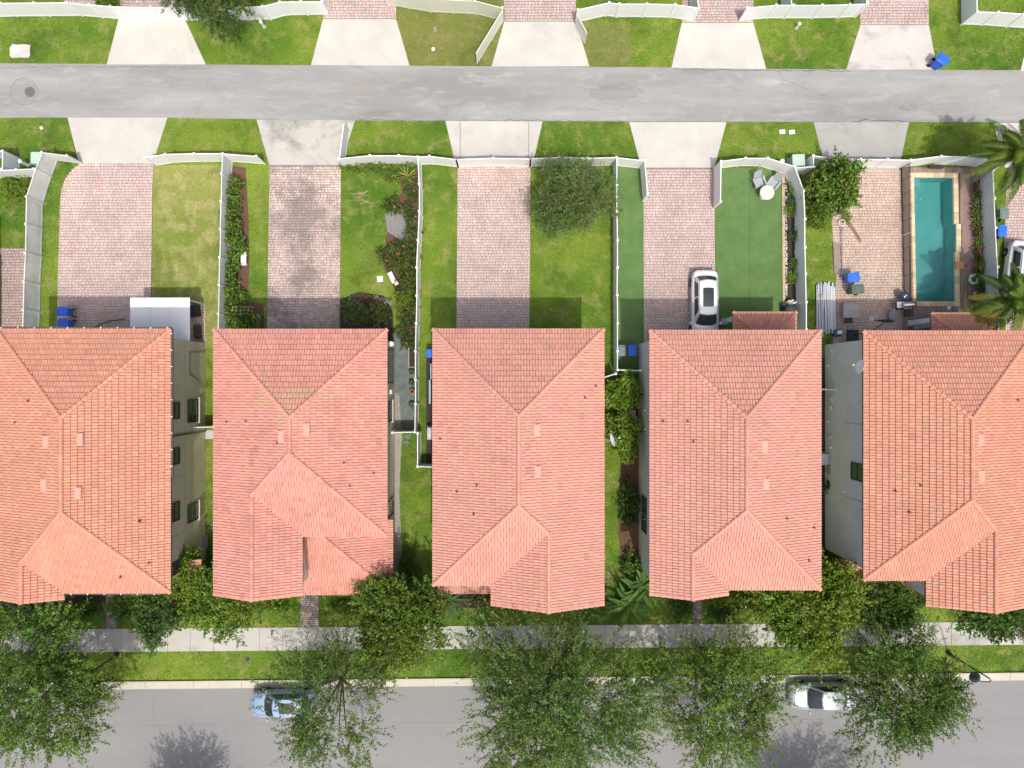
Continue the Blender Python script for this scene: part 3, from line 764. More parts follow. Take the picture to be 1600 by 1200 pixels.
# porches and lower roofs
lean(H1, o1, 'porch_roof', -23.9, i1['a1']+1.05, -11.9, -14.25, 3.1, 'A', False, True, True, posts=((-21.5, -13.8),), stucco=STUCCO[0])
lean(H2, o2, 'lower_roof', -13.66, -8.12, -9.2, -14.3, 3.05, 'B', False, True, True, wallbox=[(-13.6, -9.0), (-8.6, -9.0), (-8.6, -13.7), (-13.6, -13.7)], stucco=STUCCO[1])
lean(H2, o2, 'porch_roof', -16.2, -13.67, -12.98, -14.3, 3.05, 'B', False, False, True, posts=((-15.8, -13.95),), stucco=STUCCO[1])
lean(H3, o3, 'porch_roof', -5.05, -1.0, -12.22, -14.2, 3.1, 'C', True, False, True, posts=((-4.6, -13.8), (-2.9, -13.8)), stucco=STUCCO[2])
lean(H4, o4, 'porch_roof', 13.3, 17.3, -12.5, -13.9, 3.1, 'C', False, True, True, posts=((16.8, -13.5),), stucco=STUCCO[3])
lean(H5, o5, 'porch_roof', 22.15, 26.9, -11.9, -14.0, 3.1, 'A', True, False, True, posts=((22.6, -13.6), (25.9, -13.6)), stucco=STUCCO[4])
lean(H4, o4, 'patio_roof', 15.0, 19.25, 2.88, 4.86, 3.2, 'A', True, True, False, posts=((15.3, 4.5), (18.9, 4.5)), stucco=STUCCO[3])
lean(H5, o5, 'patio_roof', 28.45, 32.7, 2.84, 4.80, 3.2, 'A', True, True, False, posts=((28.8, 4.4), (32.4, 4.4)), stucco=STUCCO[4])
# side walls with windows
CR = plain('cream_sill', (.62, .58, .44), .8); DK = plain('joint_dark', (.22, .21, .17), .9)  # control joints get one tone darker than the wall
Xw = i1['a1']
for y, z0, z1, w, s in ((-1.75, 4.15, 5.35, 1.0, None), (-4.75, 4.15, 5.35, 1.0, None), (-8.4, 4.15, 5.35, 1.15, None), (-12.1, 4.2, 5.2, .75, None), (-1.85, 1.35, 2.85, 1.5, CR), (-8.9, 1.35, 2.85, 1.15, CR)):
    window(H1, 'E', Xw, y, z0, z1, w, s)
joint_line(H1, 'E', Xw, [(2.9, 3.25, -12.9, 3.25), (-3.3, .2, -3.3, 6.1), (-6.1, 3.3, -6.1, 6.1), (-10.0, 3.3, -10.0, 6.1)], DK)
MB().tube([(Xw+.06, -3.4, 6.1), (Xw+.06, -3.4, .1)], .05).build('downpipe', plain('brown_pipe', (.10, .08, .06), .6), H1)
m = MB().tube([(Xw+.05, .6, 2.6), (Xw+.05, 2.2, 2.6), (Xw+.05, 2.3, .3)], .025).tube([(Xw+.05, .7, 2.6), (Xw+.05, .3, 1.4), (Xw+.05, -.2, .9), (Xw+.05, -.3, .3)], .022)
m.build('cable', MATS['brown_pipe'], H1)
# gutter with white brackets
m = MB().box((-27.1, 3.55, 6.40), (11.1, .12, .12)).box((-21.53, -1.2, 6.40), (.12, 9.4, .12)); m.build('gutter', plain('gutter_brown', (.09, .06, .05), .5), H1)
for i in range(11): MB().box((-32.3+i*1.05, 3.55, 6.48), (.045, .12, .04)).build('gutter_bracket', WHITEP, H1)
for i in range(9): MB().box((-21.53, 3.2-i*1.05, 6.48), (.12, .045, .04)).build('gutter_bracket', WHITEP, H1)
m = MB().box((-25.2, -13.29, 6.36), (6.0, .12, .12)); m.build('gutter', MATS['gutter_brown'], H1)
for i in range(6): MB().box((-27.9+i*1.05, -13.29, 6.45), (.045, .12, .04)).build('gutter_bracket', WHITEP, H1)
Xw = i2['a1']
window(H2, 'E', Xw, 1.25, .9, 3.1, 2.3); window(H2, 'E', Xw, -1.9, 1.6, 2.8, 1.3, CR); window(H2, 'E', Xw, -8.6, 1.0, 2.6, 1.1); window(H2, 'E', Xw, -5.2, 4.3, 5.4, 1.0)
MB().lathe([(.0, .14), (.16, .12), (.2, 0), (.16, -.12), (.0, -.14)], (Xw+.2, 2.75, 2.7), 14).build('wall_lamp', WHITEP, H2)
MB().box((Xw+.08, -.55, 2.2), (.16, .3, .4)).build('meter_box', WHITEP, H2)
# wall and drip edge where the wing stands over the lower roof
MB().box((-13.66, -11.3, 5.0), (.05, 1.9, .09)).build('flashing', plain('flashing_brown', (.16, .11, .09), .6), H2)
Xw = i4['a0']
window(H4, 'W', Xw, -8.35, 1.5, 3.1, 1.05); window(H4, 'W', Xw, -9.65, 1.5, 3.1, 1.05); window(H4, 'W', Xw, -5.6, 4.6, 5.6, 1.0)
for y in (-1.8, -3.1, -9.3): MB().lathe([(.0, .06), (.06, .03), (.06, -.03), (.0, -.06)], (Xw-.05, y, 2.6), 8).build('vent_cap', WHITEP, H4)
Xw = i5['a0']
window(H5, 'W', Xw, -5.75, 4.1, 5.6, 1.05, None, True)
MB().tube([(Xw-.05, -2.6, 3.3), (Xw-.05, -2.6, 5.9)], .012).tube([(Xw-.05, -7.6, 3.3), (Xw-.05, -7.6, 5.9)], .012).build('control_joint', MATS['brown_pipe'], H5)
for y, z, s in ((-1.1, 1.1, .35), (-1.7, 1.0, .28), (-3.8, .9, .2)): MB().box((Xw-.1, y, z), (.18, s, .45)).build('meter_box', plain('meter_cream', (.56, .55, .48), .6), H5)
for y, z in ((2.35, 1.2), (1.3, .6), (-4.5, 1.1), (-7.3, 3.1), (-2.7, .6)): MB().lathe([(.0, .08), (.08, .04), (.08, -.04), (.0, -.08)], (Xw-.07, y, z), 8).build('vent_cap', WHITEP, H5)
# back garage doors and front doors, in the shade of the eaves
for E, i, px in ((H1, i1, (92,236)), (H2, i2, (419,531)), (H3, i3, (713,828)), (H4, i4, (1007,1118)), (H5, i5, (1320,1408))):
    xa, xb = W(px[0], 540).x+.25, W(px[1], 540).x-.25
    g = MB().box(((xa+xb)/2, i['b1']+.03, 1.1), (xb-xa, .06, 2.2)).build('garage_door', CREAM, E)
    for k in range(4): MB().box(((xa+xb)/2, i['b1']+.075, .3+k*.54), (xb-xa-.1, .03, .46)).build('panel', CREAM, g)
    for s in (.25, .75): window(E, 'N', i['b1'], i['a0']+(i['a1']-i['a0'])*s, 4.0, 5.3, 1.2)
    for s in (.2, .8): window(E, 'S', i['c0'] if (s < .5) == (i['xr'] < i['xc']) else i['s0'], i['a0']+(i['a1']-i['a0'])*s, 4.0, 5.2, 1.1)

for E, x, y, st in ((H1, -25.0, i1['s0'], WOODR), (H2, -14.6, i2['c0'], WOODR), (H3, -2.6, i3['s0'], WOODR), (H4, 14.2, i4['s0'], WOODR), (H5, 25.2, i5['s0'], WOODR)):
    d = MB().box((x, y-.03, 1.07), (1.0, .06, 2.1)).build('door', st, E); MB().box((x+.38, y-.08, 1.0), (.05, .06, .16)).build('handle', CHROME, d)
# the building at the left edge: only a strip of its shaded side wall shows
o0 = Vector((-41, 6, 0)); H0 = empty('house', o0, 'dark shaded side wall of the neighbouring building at the far left edge', 'house')
MB().prism([(-46, 9.3), (-36.9, 9.3), (-36.9, -13), (-46, -13)], -.1, 5.3).build('wall', plain('shaded_stucco', (.13, .12, .115), .9), H0); HARD.append([(-46, 9.3), (-36.7, 9.3), (-36.7, -13), (-46, -13)])  # stucco coloured dark to carry the wall's shade
pl = [((-1, 0), 36.3, 5.4, [[(-36.3, 9.8), (-36.3, -13.5), (-41.4, -13.5), (-41.4, 9.8)]])]
m = MB()
for d, c, z, polys in pl:
    p = polys[0]; top = [(q[0], q[1], zpl(d, c, z, q)) for q in p][::-1]; bot = [(a, b, zz-.16) for a, b, zz in top]
    m._add(top+bot, [(0, 1, 2, 3), (7, 6, 5, 4)]+[(i, i+4, (i+1) % 4+4, (i+1) % 4) for i in range(4)])
r0 = m.build('roof', MATS['fascia_brown'], H0); tile_roof(r0, o0, pl, None, 'A', n_single=20)
window(H0, 'E', -36.9, 7.1, 1.2, 2.4, 1.3); window(H0, 'E', -36.9, 5.6, 1.2, 2.2, .9)
MB().box((-36.75, 8.9, 2.6), (.3, .5, .15)).build('ledge', MATS['fascia_brown'], H0)

# ------------------------------------------------------------------ white vinyl fences: posts with caps, panels of boards between rails
FH = 1.78
pm = MB().box((0, 0, FH/2+.02), (.115, .115, FH+.04)).box((0, 0, FH+.05), (.16, .16, .035)).box((0, 0, FH+.085), (.14, .14, .05), taper=.1)
POST = {k: pm.data('post', m_) for k, m_ in (('w', VINYL), ('o', VINYL_O), ('c', CREAM))}
def panel_data(mat):
    m = MB().box((0, 0, FH-.07), (1, .06, .13)).box((0, 0, .13), (1, .06, .13)); n = 12
    for i in range(n): m.box((-.5+(i+.5)/n, 0, FH/2+.02), (1/n-.004, .036, FH-.30))
    m.box((0, 0, FH/2+.02), (1, .022, FH-.30)); return m.data('panel', mat)
PANEL = {k: panel_data(m_) for k, m_ in (('w', VINYL), ('o', VINYL_O), ('c', CREAM))}
def fence(pts, label, mat='w', h=1.0, name='vinyl_fence', cat='fence', group='white vinyl fences', nmax=1.93, top=True, ends=(1, 1)):
    P = [W(x, y, FH*h+.03 if top else 0) for x, y in pts]
    for p in P: p.z = 0
    E = empty(name, P[0], label, cat, group)
    def post(p):
        o = bpy.data.objects.new('post', POST[mat]); link(o, E); reg(o, E); o.location = p-P[0]; o.scale = (1, 1, h)
    if ends[0]: post(P[0])
    for i in range(len(P)-1):
        A, B = P[i], P[i+1]; L = (B-A).length; n = max(1, round(L/nmax)); D = (B-A)/n; a = math.atan2(D.y, D.x)
        for k in range(n):
            q = A+D*k; o = bpy.data.objects.new('panel', PANEL[mat]); link(o, E); reg(o, E)
            o.location = q+D/2-P[0]; o.rotation_euler = (R.uniform(-.006, .006), 0, a); o.scale = (D.length-.10, 1, h)
            if not (i == len(P)-2 and k == n-1 and not ends[1]): post(q+D)
    return E
fence([(-60,7),(0,5),(105,4),(172,10),(235,11),(300,12),(410,10),(437,3),(503,2)], 'long white fence across the upper left corner, partly behind the dark tree', 'w')
fence([(503,2),(503,-50)], 'white fence running off the top edge beside the second upper driveway', 'w', ends=(0, 1))
fence([(600,-14),(668,-2),(742,1),(785,12)], 'cream fence at the top edge left of the swung-open gate', 'c')
fence([(903,15),(952,4),(968,6),(1011,6),(1055,7),(1092,12)], 'white fence at the top between the third and fourth upper driveways')
fence([(1092,12),(1086,-30)], 'short white fence turning off the top edge at the fourth upper driveway', ends=(0, 1))
fence([(1168,12),(1213,8),(1240,8),(1285,8),(1328,7),(1355,6)], 'white fence at the top between the fourth and fifth upper driveways')
fence([(1355,6),(1353,-30)], 'short white fence turning off the top edge at the fifth upper driveway', ends=(0, 1)); fence([(1238,8),(1234,-30)], 'white side fence joining the top fence behind a grassy strip', ends=(0, 1))
fence([(1527,-40),(1527,18),(1560,19),(1600,22),(1660,26)], 'white corner fence at the top right above the blue bin', 'w')
fence([(-60,268),(0,266),(25,265),(52,264)], 'low-lying white fence stub at the left edge below the pale green utility box')
fence([(-50,232),(4,236),(3,264)], 'white fence corner at the far left edge with its shaded face showing', 'o')
fence([(104,243),(65,238),(55,264),(41,307),(40,350),(39,395),(37,440),(36,484),(34,532),(33,590)], 'long grey-white fence bending along the left edge of the first paver driveway', 'o')
fence([(226,246),(258,241),(303,240),(348,240),(400,244)], 'white back fence between the first and second lower driveways')
fence([(348,240),(346,271),(345,314),(344,358),(343,402),(342,445),(341,490),(340,535),(339,575)], 'white side fence along the shrub bed left of the second lower driveway', 'o', ends=(0, 1))
fence([(529,248),(578,243),(623,243),(653,245),(671,244),(713,249)], 'white back fence above the spiky palm plant and the shrub bed')
fence([(713,249),(771,247),(829,248)], 'white gate closed across the third lower driveway', name='driveway_gate', cat='gate', group='white driveway gates', nmax=2.6)
fence([(829,248),(874,246),(918,247),(963,246)], 'white back fence behind the feathery olive tree', 'w')
fence([(963,246),(1008,251),(1012,303)], 'white fence corner with a short return beside the turf strip', ends=(0, 1))
fence([(653,245),(655,287),(655,330),(653,375),(651,418),(651,462),(650,505),(649,549),(649,593),(649,631),(648,675)], 'straight white fence along the flower bed between the second and third houses', ends=(0, 1))
fence([(648,675.5),(613,676)], 'short white fence closing the passage beside the second house', ends=(0, 1))
fence([(652.5,677),(652.5,729),(676,730)], 'white fence angle enclosing the air conditioner beside the middle house')
fence([(964,246),(964,331),(965,375),(965,418),(964.5,461),(965,505),(965,549),(965,578)], 'straight white fence between the lawn of the middle house and the strip of artificial turf', ends=(0, 1))
fence([(965,578),(1001,579)], 'short white fence beside the blue and grey bins', ends=(0, 1)); fence([(962,584),(940,591)], 'short slanting white fence piece touching the middle house')
fence([(1126,315),(1127,252),(1165,247),(1200,247),(1242,260),(1256,298),(1258,342),(1258,386),(1259,428),(1260,472),(1260,515),(1260,560)], 'white fence wrapping round the artificial turf yard with the two chairs')
fence([(1243,262),(1272,260),(1271,243)], 'small white fence jog beside the pale green transformer', ends=(0, 1))
fence([(1271,243),(1302,248)], 'short white fence piece right of the pale green transformer', ends=(0, 1))
fence([(1302,248),(1345,249),(1387,249),(1423,250)], 'white gate closed in front of the patio with the green tree', name='driveway_gate', cat='gate', group='white driveway gates', nmax=2.1, ends=(0, 1))
fence([(1423,250),(1471,244),(1514,245),(1548,248)], 'white back fence above the swimming pool', ends=(0, 1))
fence([(1576,252),(1552,266),(1554,310),(1556,356),(1559,417),(1560,460),(1561,512),(1561,580)], 'white side fence between the pool deck and the right-hand driveway', 'o')
fence([(1280,608),(1306,609)], 'short white fence between the two right-hand houses', ends=(1, 1)); fence([(303,668),(340,667)], 'short white fence in the gap between the first and second houses')
# swung-open gate leaves
fence([(786,14),(743,84)], 'long cream gate leaf swung open over the grass beside the third upper driveway', 'c', h=.93, name='gate_leaf', cat='gate', group='open gate leaves', nmax=9, ends=(0, 0))
fence([(902,22),(918,52)], 'short cream gate leaf swung open at the right of the third upper driveway', 'c', h=.93, name='gate_leaf', cat='gate', group='open gate leaves', nmax=9, ends=(0, 0))
fence([(530,247),(537,192)], 'white gate leaf swung open over the stained second lower apron', 'w', h=.93, name='gate_leaf', cat='gate', group='open gate leaves', nmax=9, ends=(0, 0))
# dark mesh fence at the pool
E = empty('pool_fence', W(1408, 370), 'dark mesh safety fence with thin black poles along the left side of the pool', 'pool fence')
m = MB(); ys = [262+i*21.2 for i in range(12)]
for i, y in enumerate(ys):
    p = W(1408+i*.45, y); MB().tube([(p.x, p.y, 0), (p.x, p.y, 1.25)], .022 if i != 5 else .03, 6).build('pole', BLACK if i != 5 else WHITEP, E)
    if i:
        q = W(1408+(i-1)*.45, ys[i-1]); mm = MB()._add([(q.x, q.y-.03, .03), (p.x, p.y+.03, .03), (p.x, p.y+.03, 1.22), (q.x, q.y-.03, 1.22)], [(0, 1, 2, 3)]); mm.build('mesh_panel', SCREEN, E)
        MB().box(((p.x+q.x)/2, (p.y+q.y)/2, .05), (.05, abs(p.y-q.y)-.05, .06)).build('bottom_rail', BLACK, E)
# ------------------------------------------------------------------ vegetation builders
def unit(a): return a/np.maximum(np.linalg.norm(a, axis=-1, keepdims=True), 1e-9)
def leaf_quads(P, D, L, Wd, rng, flat=.5):
    """diamond leaves: base P, direction D, lengths L, widths Wd"""
    n = len(P); S = np.cross(D, unit(rng.normal(size=(n, 3))*(1-flat)+np.array([0, 0, 1.0])*flat)); S = unit(S)
    L = L[:, None]; Wd = Wd[:, None]
    sag = np.array([0, 0, -1.0])*L*.12
    V = np.stack([P, P+D*L*.45+S*Wd*.5, P+D*L+sag, P+D*L*.45-S*Wd*.5], 1).reshape(-1, 3)
    return V, np.arange(n*4).reshape(n, 4)
def pick(pal, n, rng, w=None): return np.array(pal)[rng.choice(len(pal), n, p=w)]
def crown(parent, org, C, rad, nclus, ntwig, nleaf, leaf, pal, seed, twig=.9, droop=.25, sig=.28, low=-.35, name='crown', bright=.22, radial=.8, inner=.35):
    """C: crown centre (world); rad: radii; returns cluster centres. Leaves hang along twigs that leave leaf clusters"""
    rng = np.random.default_rng(seed); rad = np.array(rad); C = np.array(C)
    d = unit(rng.normal(size=(nclus*3, 3))); d = d[d[:, 2] > low][:nclus]; r = inner+(1-inner)*rng.random(len(d))**.5
    lob = 1+.22*np.sin(np.arctan2(d[:, 1], d[:, 0])*3+seed)+.14*np.sin(np.arctan2(d[:, 1], d[:, 0])*7+seed*2)
    cc = C+d*rad*(r*lob*.88)[:, None]; cb = 1+rng.uniform(-bright, bright, len(cc))
    k = rng.integers(0, len(cc), ntwig); tp = cc[k]+rng.normal(size=(ntwig, 3))*sig*rad*np.array([1, 1, .8])
    td = unit((tp-C)/rad*radial+rng.normal(size=(ntwig, 3))*.55+np.array([0, 0, -droop])); tl = twig*rng.uniform(.5, 1.25, ntwig)
    t = rng.random((ntwig, nleaf)); P = tp[:, None]+td[:, None]*(tl[:, None]*t)[..., None]; P[..., 2] -= droop*tl[:, None]*t**2*.6
    P = P+rng.normal(size=P.shape)*leaf[0]*.26; P = P.reshape(-1, 3); P[:, 2] = np.maximum(P[:, 2], .08)
    D = unit(np.repeat(td, nleaf, 0)*.7+rng.normal(size=P.shape)*.6); n = len(P)
    V, Q = leaf_quads(P, D, leaf[0]*rng.uniform(.65, 1.25, n), leaf[1]*rng.uniform(.7, 1.2, n), rng)
    hue = 1+rng.normal(size=(len(cc), 3))*np.array([.09, .05, .10]); col = pick(pal, n, rng)*np.repeat(cb[k]*rng.uniform(.88, 1.12, ntwig), nleaf)[:, None]*np.repeat(hue[k], nleaf, 0)
    bulk(name, V, Q, np.clip(col, 0, 1), LEAF, parent, None, org)
    return cc, tp, td, tl
OAK = [(.096,.180,.020), (.132,.228,.030), (.068,.130,.018), (.172,.265,.044), (.104,.162,.030)]
OAKL = [(.130,.225,.024), (.170,.275,.034), (.088,.165,.020), (.205,.300,.046)]
OAKD = [(.078,.132,.026), (.108,.168,.035), (.056,.096,.020), (.142,.202,.050)]
FEATH = [(.120,.200,.045), (.160,.245,.062), (.080,.145,.032), (.205,.285,.090)]
YEL = [(.160,.240,.018), (.120,.200,.016), (.080,.150,.014), (.225,.290,.030)]
LIME = [(.165,.270,.024), (.215,.320,.036), (.110,.190,.020), (.260,.345,.055)]
DEEP = [(.065,.135,.024), (.095,.175,.030), (.045,.095,.018), (.125,.205,.042)]
def tree(label, cat, gpx, h, rad, nclus, ntwig, nleaf, leaf, pal, seed, trunk=.16, name='oak_tree', group='broad trees', fork=1.6, lim=.55, wood=BARK, **k):
    """gpx: ground position of the trunk in photo px; h: height of crown centre; lean: offset of the crown"""
    off = k.pop('off', (0, 0)); B = W(*gpx); E = empty(name, B, label, cat, group)
    C = (B.x+off[0], B.y+off[1], h)
    dn = (2.5 if name != 'feathery_tree' else 1.7) if name in ('oak_tree', 'feathery_tree', 'shade_tree') else 1.9
    if name in ('oak_tree',): nclus = int(nclus*1.5); k['sig'] = k.get('sig', .2)*.62; k['radial'] = 1.35; k['bright'] = .38; dn = 1.5; k['twig'] = k.get('twig', 1)*1.3; nleaf = int(nleaf*1.35); k['low'] = -.15
    cc, tp, td, tl = crown(E, B, C, rad, nclus, int(ntwig*dn), nleaf, (leaf[0]*1.15, leaf[1]*1.25), pal, seed, **k)
    m = MB(); f = Vector((B.x+off[0]*.2, B.y+off[1]*.2, fork)); m.tube([B-Vector((0, 0, .1)), B.lerp(f, .5)+Vector((.04, .03, 0)), f], [trunk*1.25, trunk, trunk*.9], 8)
    m.build('trunk', wood, E)
    m = MB(); r = random.Random(seed)
    for i in range(0, len(cc)):
        if i % max(1, len(cc)//13): continue
        c = Vector(cc[i]); mid = f.lerp(c, .5)+Vector((r.uniform(-.25, .25), r.uniform(-.25, .25), .25*(c.z-f.z)))
        m.tube([f, f.lerp(mid, .5)+Vector((0, 0, .1)), mid, c], [trunk*lim, trunk*.36, trunk*.22, trunk*.08], 5, cap=False)
    for i in range(0, len(tp), 8):
        a = Vector(tp[i]); j = min(range(len(cc)), key=lambda q: (cc[q][0]-a.x)**2+(cc[q][1]-a.y)**2+(cc[q][2]-a.z)**2)
        m.tube([Vector(cc[j]), a, a+Vector(td[i])*tl[i]*.8], [.022, .014, .006], 3, cap=False)
    m.build('branch', wood, E); return E
def blades(mb, C, n, L, w, pal, rng, elev=(15, 75), droop=.5, seg=5, fold=.15, az=None):
    """a rosette of arching strap or paddle leaves"""
    for i in range(n):
        a = (2*PI*i/n+rng.uniform(-.25, .25)) if az is None else rng.uniform(*az); e = math.radians(rng.uniform(*elev)); l = L*rng.uniform(.7, 1.15)
        c = rng.choice(pal); q = rng.uniform(.8, 1.2); c = tuple(min(1, x*q) for x in c)
        d = Vector((math.cos(a), math.sin(a), 0)); s = Vector((-d.y, d.x, 0)); pts = []
        for k in range(seg+1):
            t = k/seg; x = l*t*math.cos(e*(1-.4*t)); z = l*(t*math.sin(e)-droop*t*t*(.6+.4*math.cos(e)))
            ww = w*(math.sin(PI*min(1, t*.86+.10))**.8)
            p = Vector(C)+d*x+Vector((0, 0, z)); p.z = max(p.z, .03); pts.append((p-s*ww/2+Vector((0, 0, fold*ww)), p, p+s*ww/2+Vector((0, 0, fold*ww))))
        vs = [p for tr in pts for p in tr]
        mb._add(vs, [(3*k, 3*k+1, 3*k+4, 3*k+3) for k in range(seg)]+[(3*k+1, 3*k+2, 3*k+5, 3*k+4) for k in range(seg)], c)
def rosette(gpx, n, L, w, pal, label, name='leafy_plant', cat='plant', group=None, h0=.1, seed=1, stems=1, spread=.3, **k):
    B = W(*gpx); E = empty(name, B, label, cat, group); rng = random.Random(seed)
    for i in range(stems):
        m = MB(); c = (B.x+(rng.uniform(-spread, spread) if stems > 1 else 0), B.y+(rng.uniform(-spread, spread) if stems > 1 else 0), h0*rng.uniform(.7, 1.1))
        blades(m, c, n, L, w, pal, rng, **k); m.build('leaf', LEAF, E)
        if h0 > .3: MB().tube([(c[0], c[1], 0), c], [.07, .05], 6).build('stem', plain('green_stem', (.10, .12, .05), .7), E)
    return E
def shrub(gpx, h, rad, nclus, ntwig, nleaf, leaf, pal, seed, label, name='shrub', cat='shrub', group=None, flowers=None, **k):
    B = W(*gpx); E = empty(name, B, label, cat, group)
    kk = dict(twig=.25, droop=.05, sig=.22, low=-.2, radial=.7, bright=.25, inner=.2); kk.update(k)
    cc, tp, td, tl = crown(E, B, (B.x, B.y, h*.5), (rad[0], rad[1], h*.5), nclus, ntwig, nleaf, leaf, pal, seed, name='foliage', **kk)
    m = MB()
    for i in range(min(8, len(cc))): m.tube([(B.x+(cc[i][0]-B.x)*.3, B.y+(cc[i][1]-B.y)*.3, -.02), tuple(cc[i])], [.018, .008], 4, cap=False)
    m.build('stem', BARK, E)
    if flowers:
        r = random.Random(seed); col, nf, sz = flowers
        m = MB()
        for i in range(nf):
            p = Vector(cc[r.randrange(len(cc))]); p = Vector((p.x+r.uniform(-.12, .12), p.y+r.uniform(-.12, .12), h*r.uniform(.8, 1.05)))
            for q in range(5):
                a = 2*PI*q/5; d = Vector((math.cos(a), math.sin(a), .35)); s = Vector((-d.y, d.x, 0))
                m._add([p, p+d*sz*.6+s*sz*.3, p+d*sz, p+d*sz*.6-s*sz*.3], [(0, 1, 2, 3)], col)
        m.build('flower', LEAF, E)
    return E
def palm(base, top, n, L, pal, label, seed):
    B = W(*base); T = Vector((*W2(*top[:2], top[2]), top[2])); E = empty('palm_tree', B, label, 'palm tree', 'tall palms by the pool')
    mid = B.lerp(T, .5)+Vector((-.15, .05, .1)); MB().tube([B, B.lerp(mid, .5), mid, mid.lerp(T, .6), T], [.20, .17, .15, .14, .12], 10).build('trunk', plain('palm_trunk', (.22, .21, .19), .9, var=.3, scale=7), E)
    for i in range(9): p = B.lerp(T, .1+.09*i); MB
    r = random.Random(seed)
    for i in range(n):
        a = 2*PI*i/n*1.0+r.uniform(-.2, .2); e = math.radians(r.choice((62, 40, 20, -2, -18))+r.uniform(-8, 8)); l = L*r.uniform(.85, 1.1)
        d = Vector((math.cos(a), math.sin(a), 0)); s = Vector((-d.y, d.x, 0)); m = MB(); pts = []
        c0 = r.choice(pal[:3]) if e > -.1 else r.choice(pal[1:])
        for k in range(9):
            t = k/8; pts.append(T+d*(l*(t*math.cos(e)+.12*t*t))+Vector((0, 0, l*(t*math.sin(e)-.55*t*t))))
        m.tube(pts, [.028*(1-.85*k/8) for k in range(9)], 4, (.12, .13, .04))
        for k in range(2, 60):
            t = k/60; q = t*8; j = int(q); p = pts[j].lerp(pts[min(j+1, 8)], q-j); tan = (pts[min(j+1, 8)]-pts[j]).normalized() if j < 8 else tan
            ll = .60*math.sin(PI*min(1, t*.85+.13))**.7; cc = tuple(x*r.uniform(.8, 1.2) for x in c0)
            for sg in (-1, 1):
                dd = (s*sg+tan*.75+Vector((0, 0, -.25+r.uniform(-.25, .15)))).normalized(); w = tan*.021
                m._add([p-w, p+w, p+dd*ll*.6+w, p+dd*ll+Vector((0, 0, -.08)), p+dd*ll*.6-w], [(0, 1, 2, 3, 4)], cc)
        m.build('frond', LEAF, E)
    return E

# --- street oaks, front to back as seen from above
tree('big street oak at the lower left corner, crown covering the kerb and a street lamp', 'oak tree', (130,1030), 5.0, (4.6, 4.6, 2.6), 80, 900, 26, (.155, .070), OAK, 3, off=(-.3, .2), twig=1.15, droop=.22, sig=.20)
tree('sparse street oak with grey branches showing, spreading over the pale blue car', 'oak tree', (544,1043), 5.2, (4.0, 4.3, 2.2), 60, 480, 22, (.140, .060), OAKD+OAK, 5, off=(-.2, -.3), twig=1.0, droop=.25, sig=.17, inner=.3)
tree('largest street oak in the middle, feathery crown reaching from the middle house over the road', 'oak tree', (858,1040), 6.0, (5.7, 5.6, 2.9), 95, 1250, 28, (.155, .062), OAK+FEATH, 8, off=(.0, .2), twig=1.3, droop=.25, sig=.20)
tree('bright green street oak right of the largest one, touching its crown over the kerb', 'oak tree', (1078,1040), 5.0, (4.7, 4.5, 2.4), 72, 850, 25, (.145, .065), OAKL+OAK, 12, off=(.1, -.1), twig=1.1, droop=.28, sig=.19)
tree('dark street oak over the tail of the silver car, left of the curved street lamp', 'oak tree', (1350,1028), 5.0, (3.55, 3.7, 2.2), 70, 800, 25, (.145, .065), OAK+OAKD, 15, off=(-.2, -.1), twig=1.05, droop=.25, sig=.19)
tree('dark dense tree at the top edge hanging over the long white fence', 'tree', (360,30), 3.6, (3.4, 2.5, 1.8), 55, 650, 24, (.14, .065), OAKD, 18, off=(0, .9), twig=.7, droop=.1, sig=.18, name='shade_tree')
tree('feathery olive-green tree on the lawn behind the middle house', 'tree', (892,326), 3.6, (2.35, 2.3, 1.8), 60, 900, 26, (.15, .040), FEATH, 21, twig=1.0, droop=.12, sig=.13, name='feathery_tree')
tree('round bright green tree at the white gate left of the patio', 'tree', (1283,300), 2.3, (1.35, 1.55, 1.3), 34, 420, 16, (.17, .095), LIME+DEEP, 24, trunk=.08, fork=.9, twig=.4, droop=.05, sig=.17, name='round_tree')
tree('olive-yellow flowering tree between the second and third houses at the sidewalk', 'tree', (640,938), 4.0, (2.7, 2.8, 1.8), 62, 800, 20, (.17, .085), YEL+OAK, 27, off=(0, -.2), twig=.65, droop=.05, sig=.17, name='leafy_tree')
tree('dense yellow-green tree in front of the fourth house, beside the silver car', 'tree', (1228,918), 4.0, (3.1, 3.2, 2.0), 64, 950, 20, (.18, .10), YEL+LIME, 31, off=(0, -.2), twig=.6, droop=.05, sig=.16, name='leafy_tree')
tree('smaller dark green tree at the sidewalk right of the dense yellow-green tree', 'tree', (1344,918), 3.2, (1.9, 1.8, 1.3), 34, 380, 18, (.16, .08), DEEP+OAK, 34, trunk=.08, twig=.5, droop=.05, sig=.18, name='leafy_tree')
tree('broad light green tree by the sidewalk between the first and second houses', 'tree', (372,916), 3.0, (3.2, 2.0, 1.5), 50, 560, 18, (.16, .08), LIME+OAKL, 37, trunk=.09, twig=.55, droop=.08, sig=.18, name='leafy_tree')
tree('dark green tree spilling onto the sidewalk left of the broad light green tree', 'tree', (285,930), 2.8, (1.6, 2.2, 1.3), 34, 400, 18, (.17, .09), DEEP, 39, trunk=.09, twig=.5, droop=.08, sig=.18, name='leafy_tree')
tree('narrow light green tree standing in the gap beside the second house front', 'tree', (325,885), 3.0, (1.1, 2.0, 1.2), 26, 280, 16, (.16, .08), LIME, 41, trunk=.07, twig=.4, droop=.05, sig=.18, name='leafy_tree')
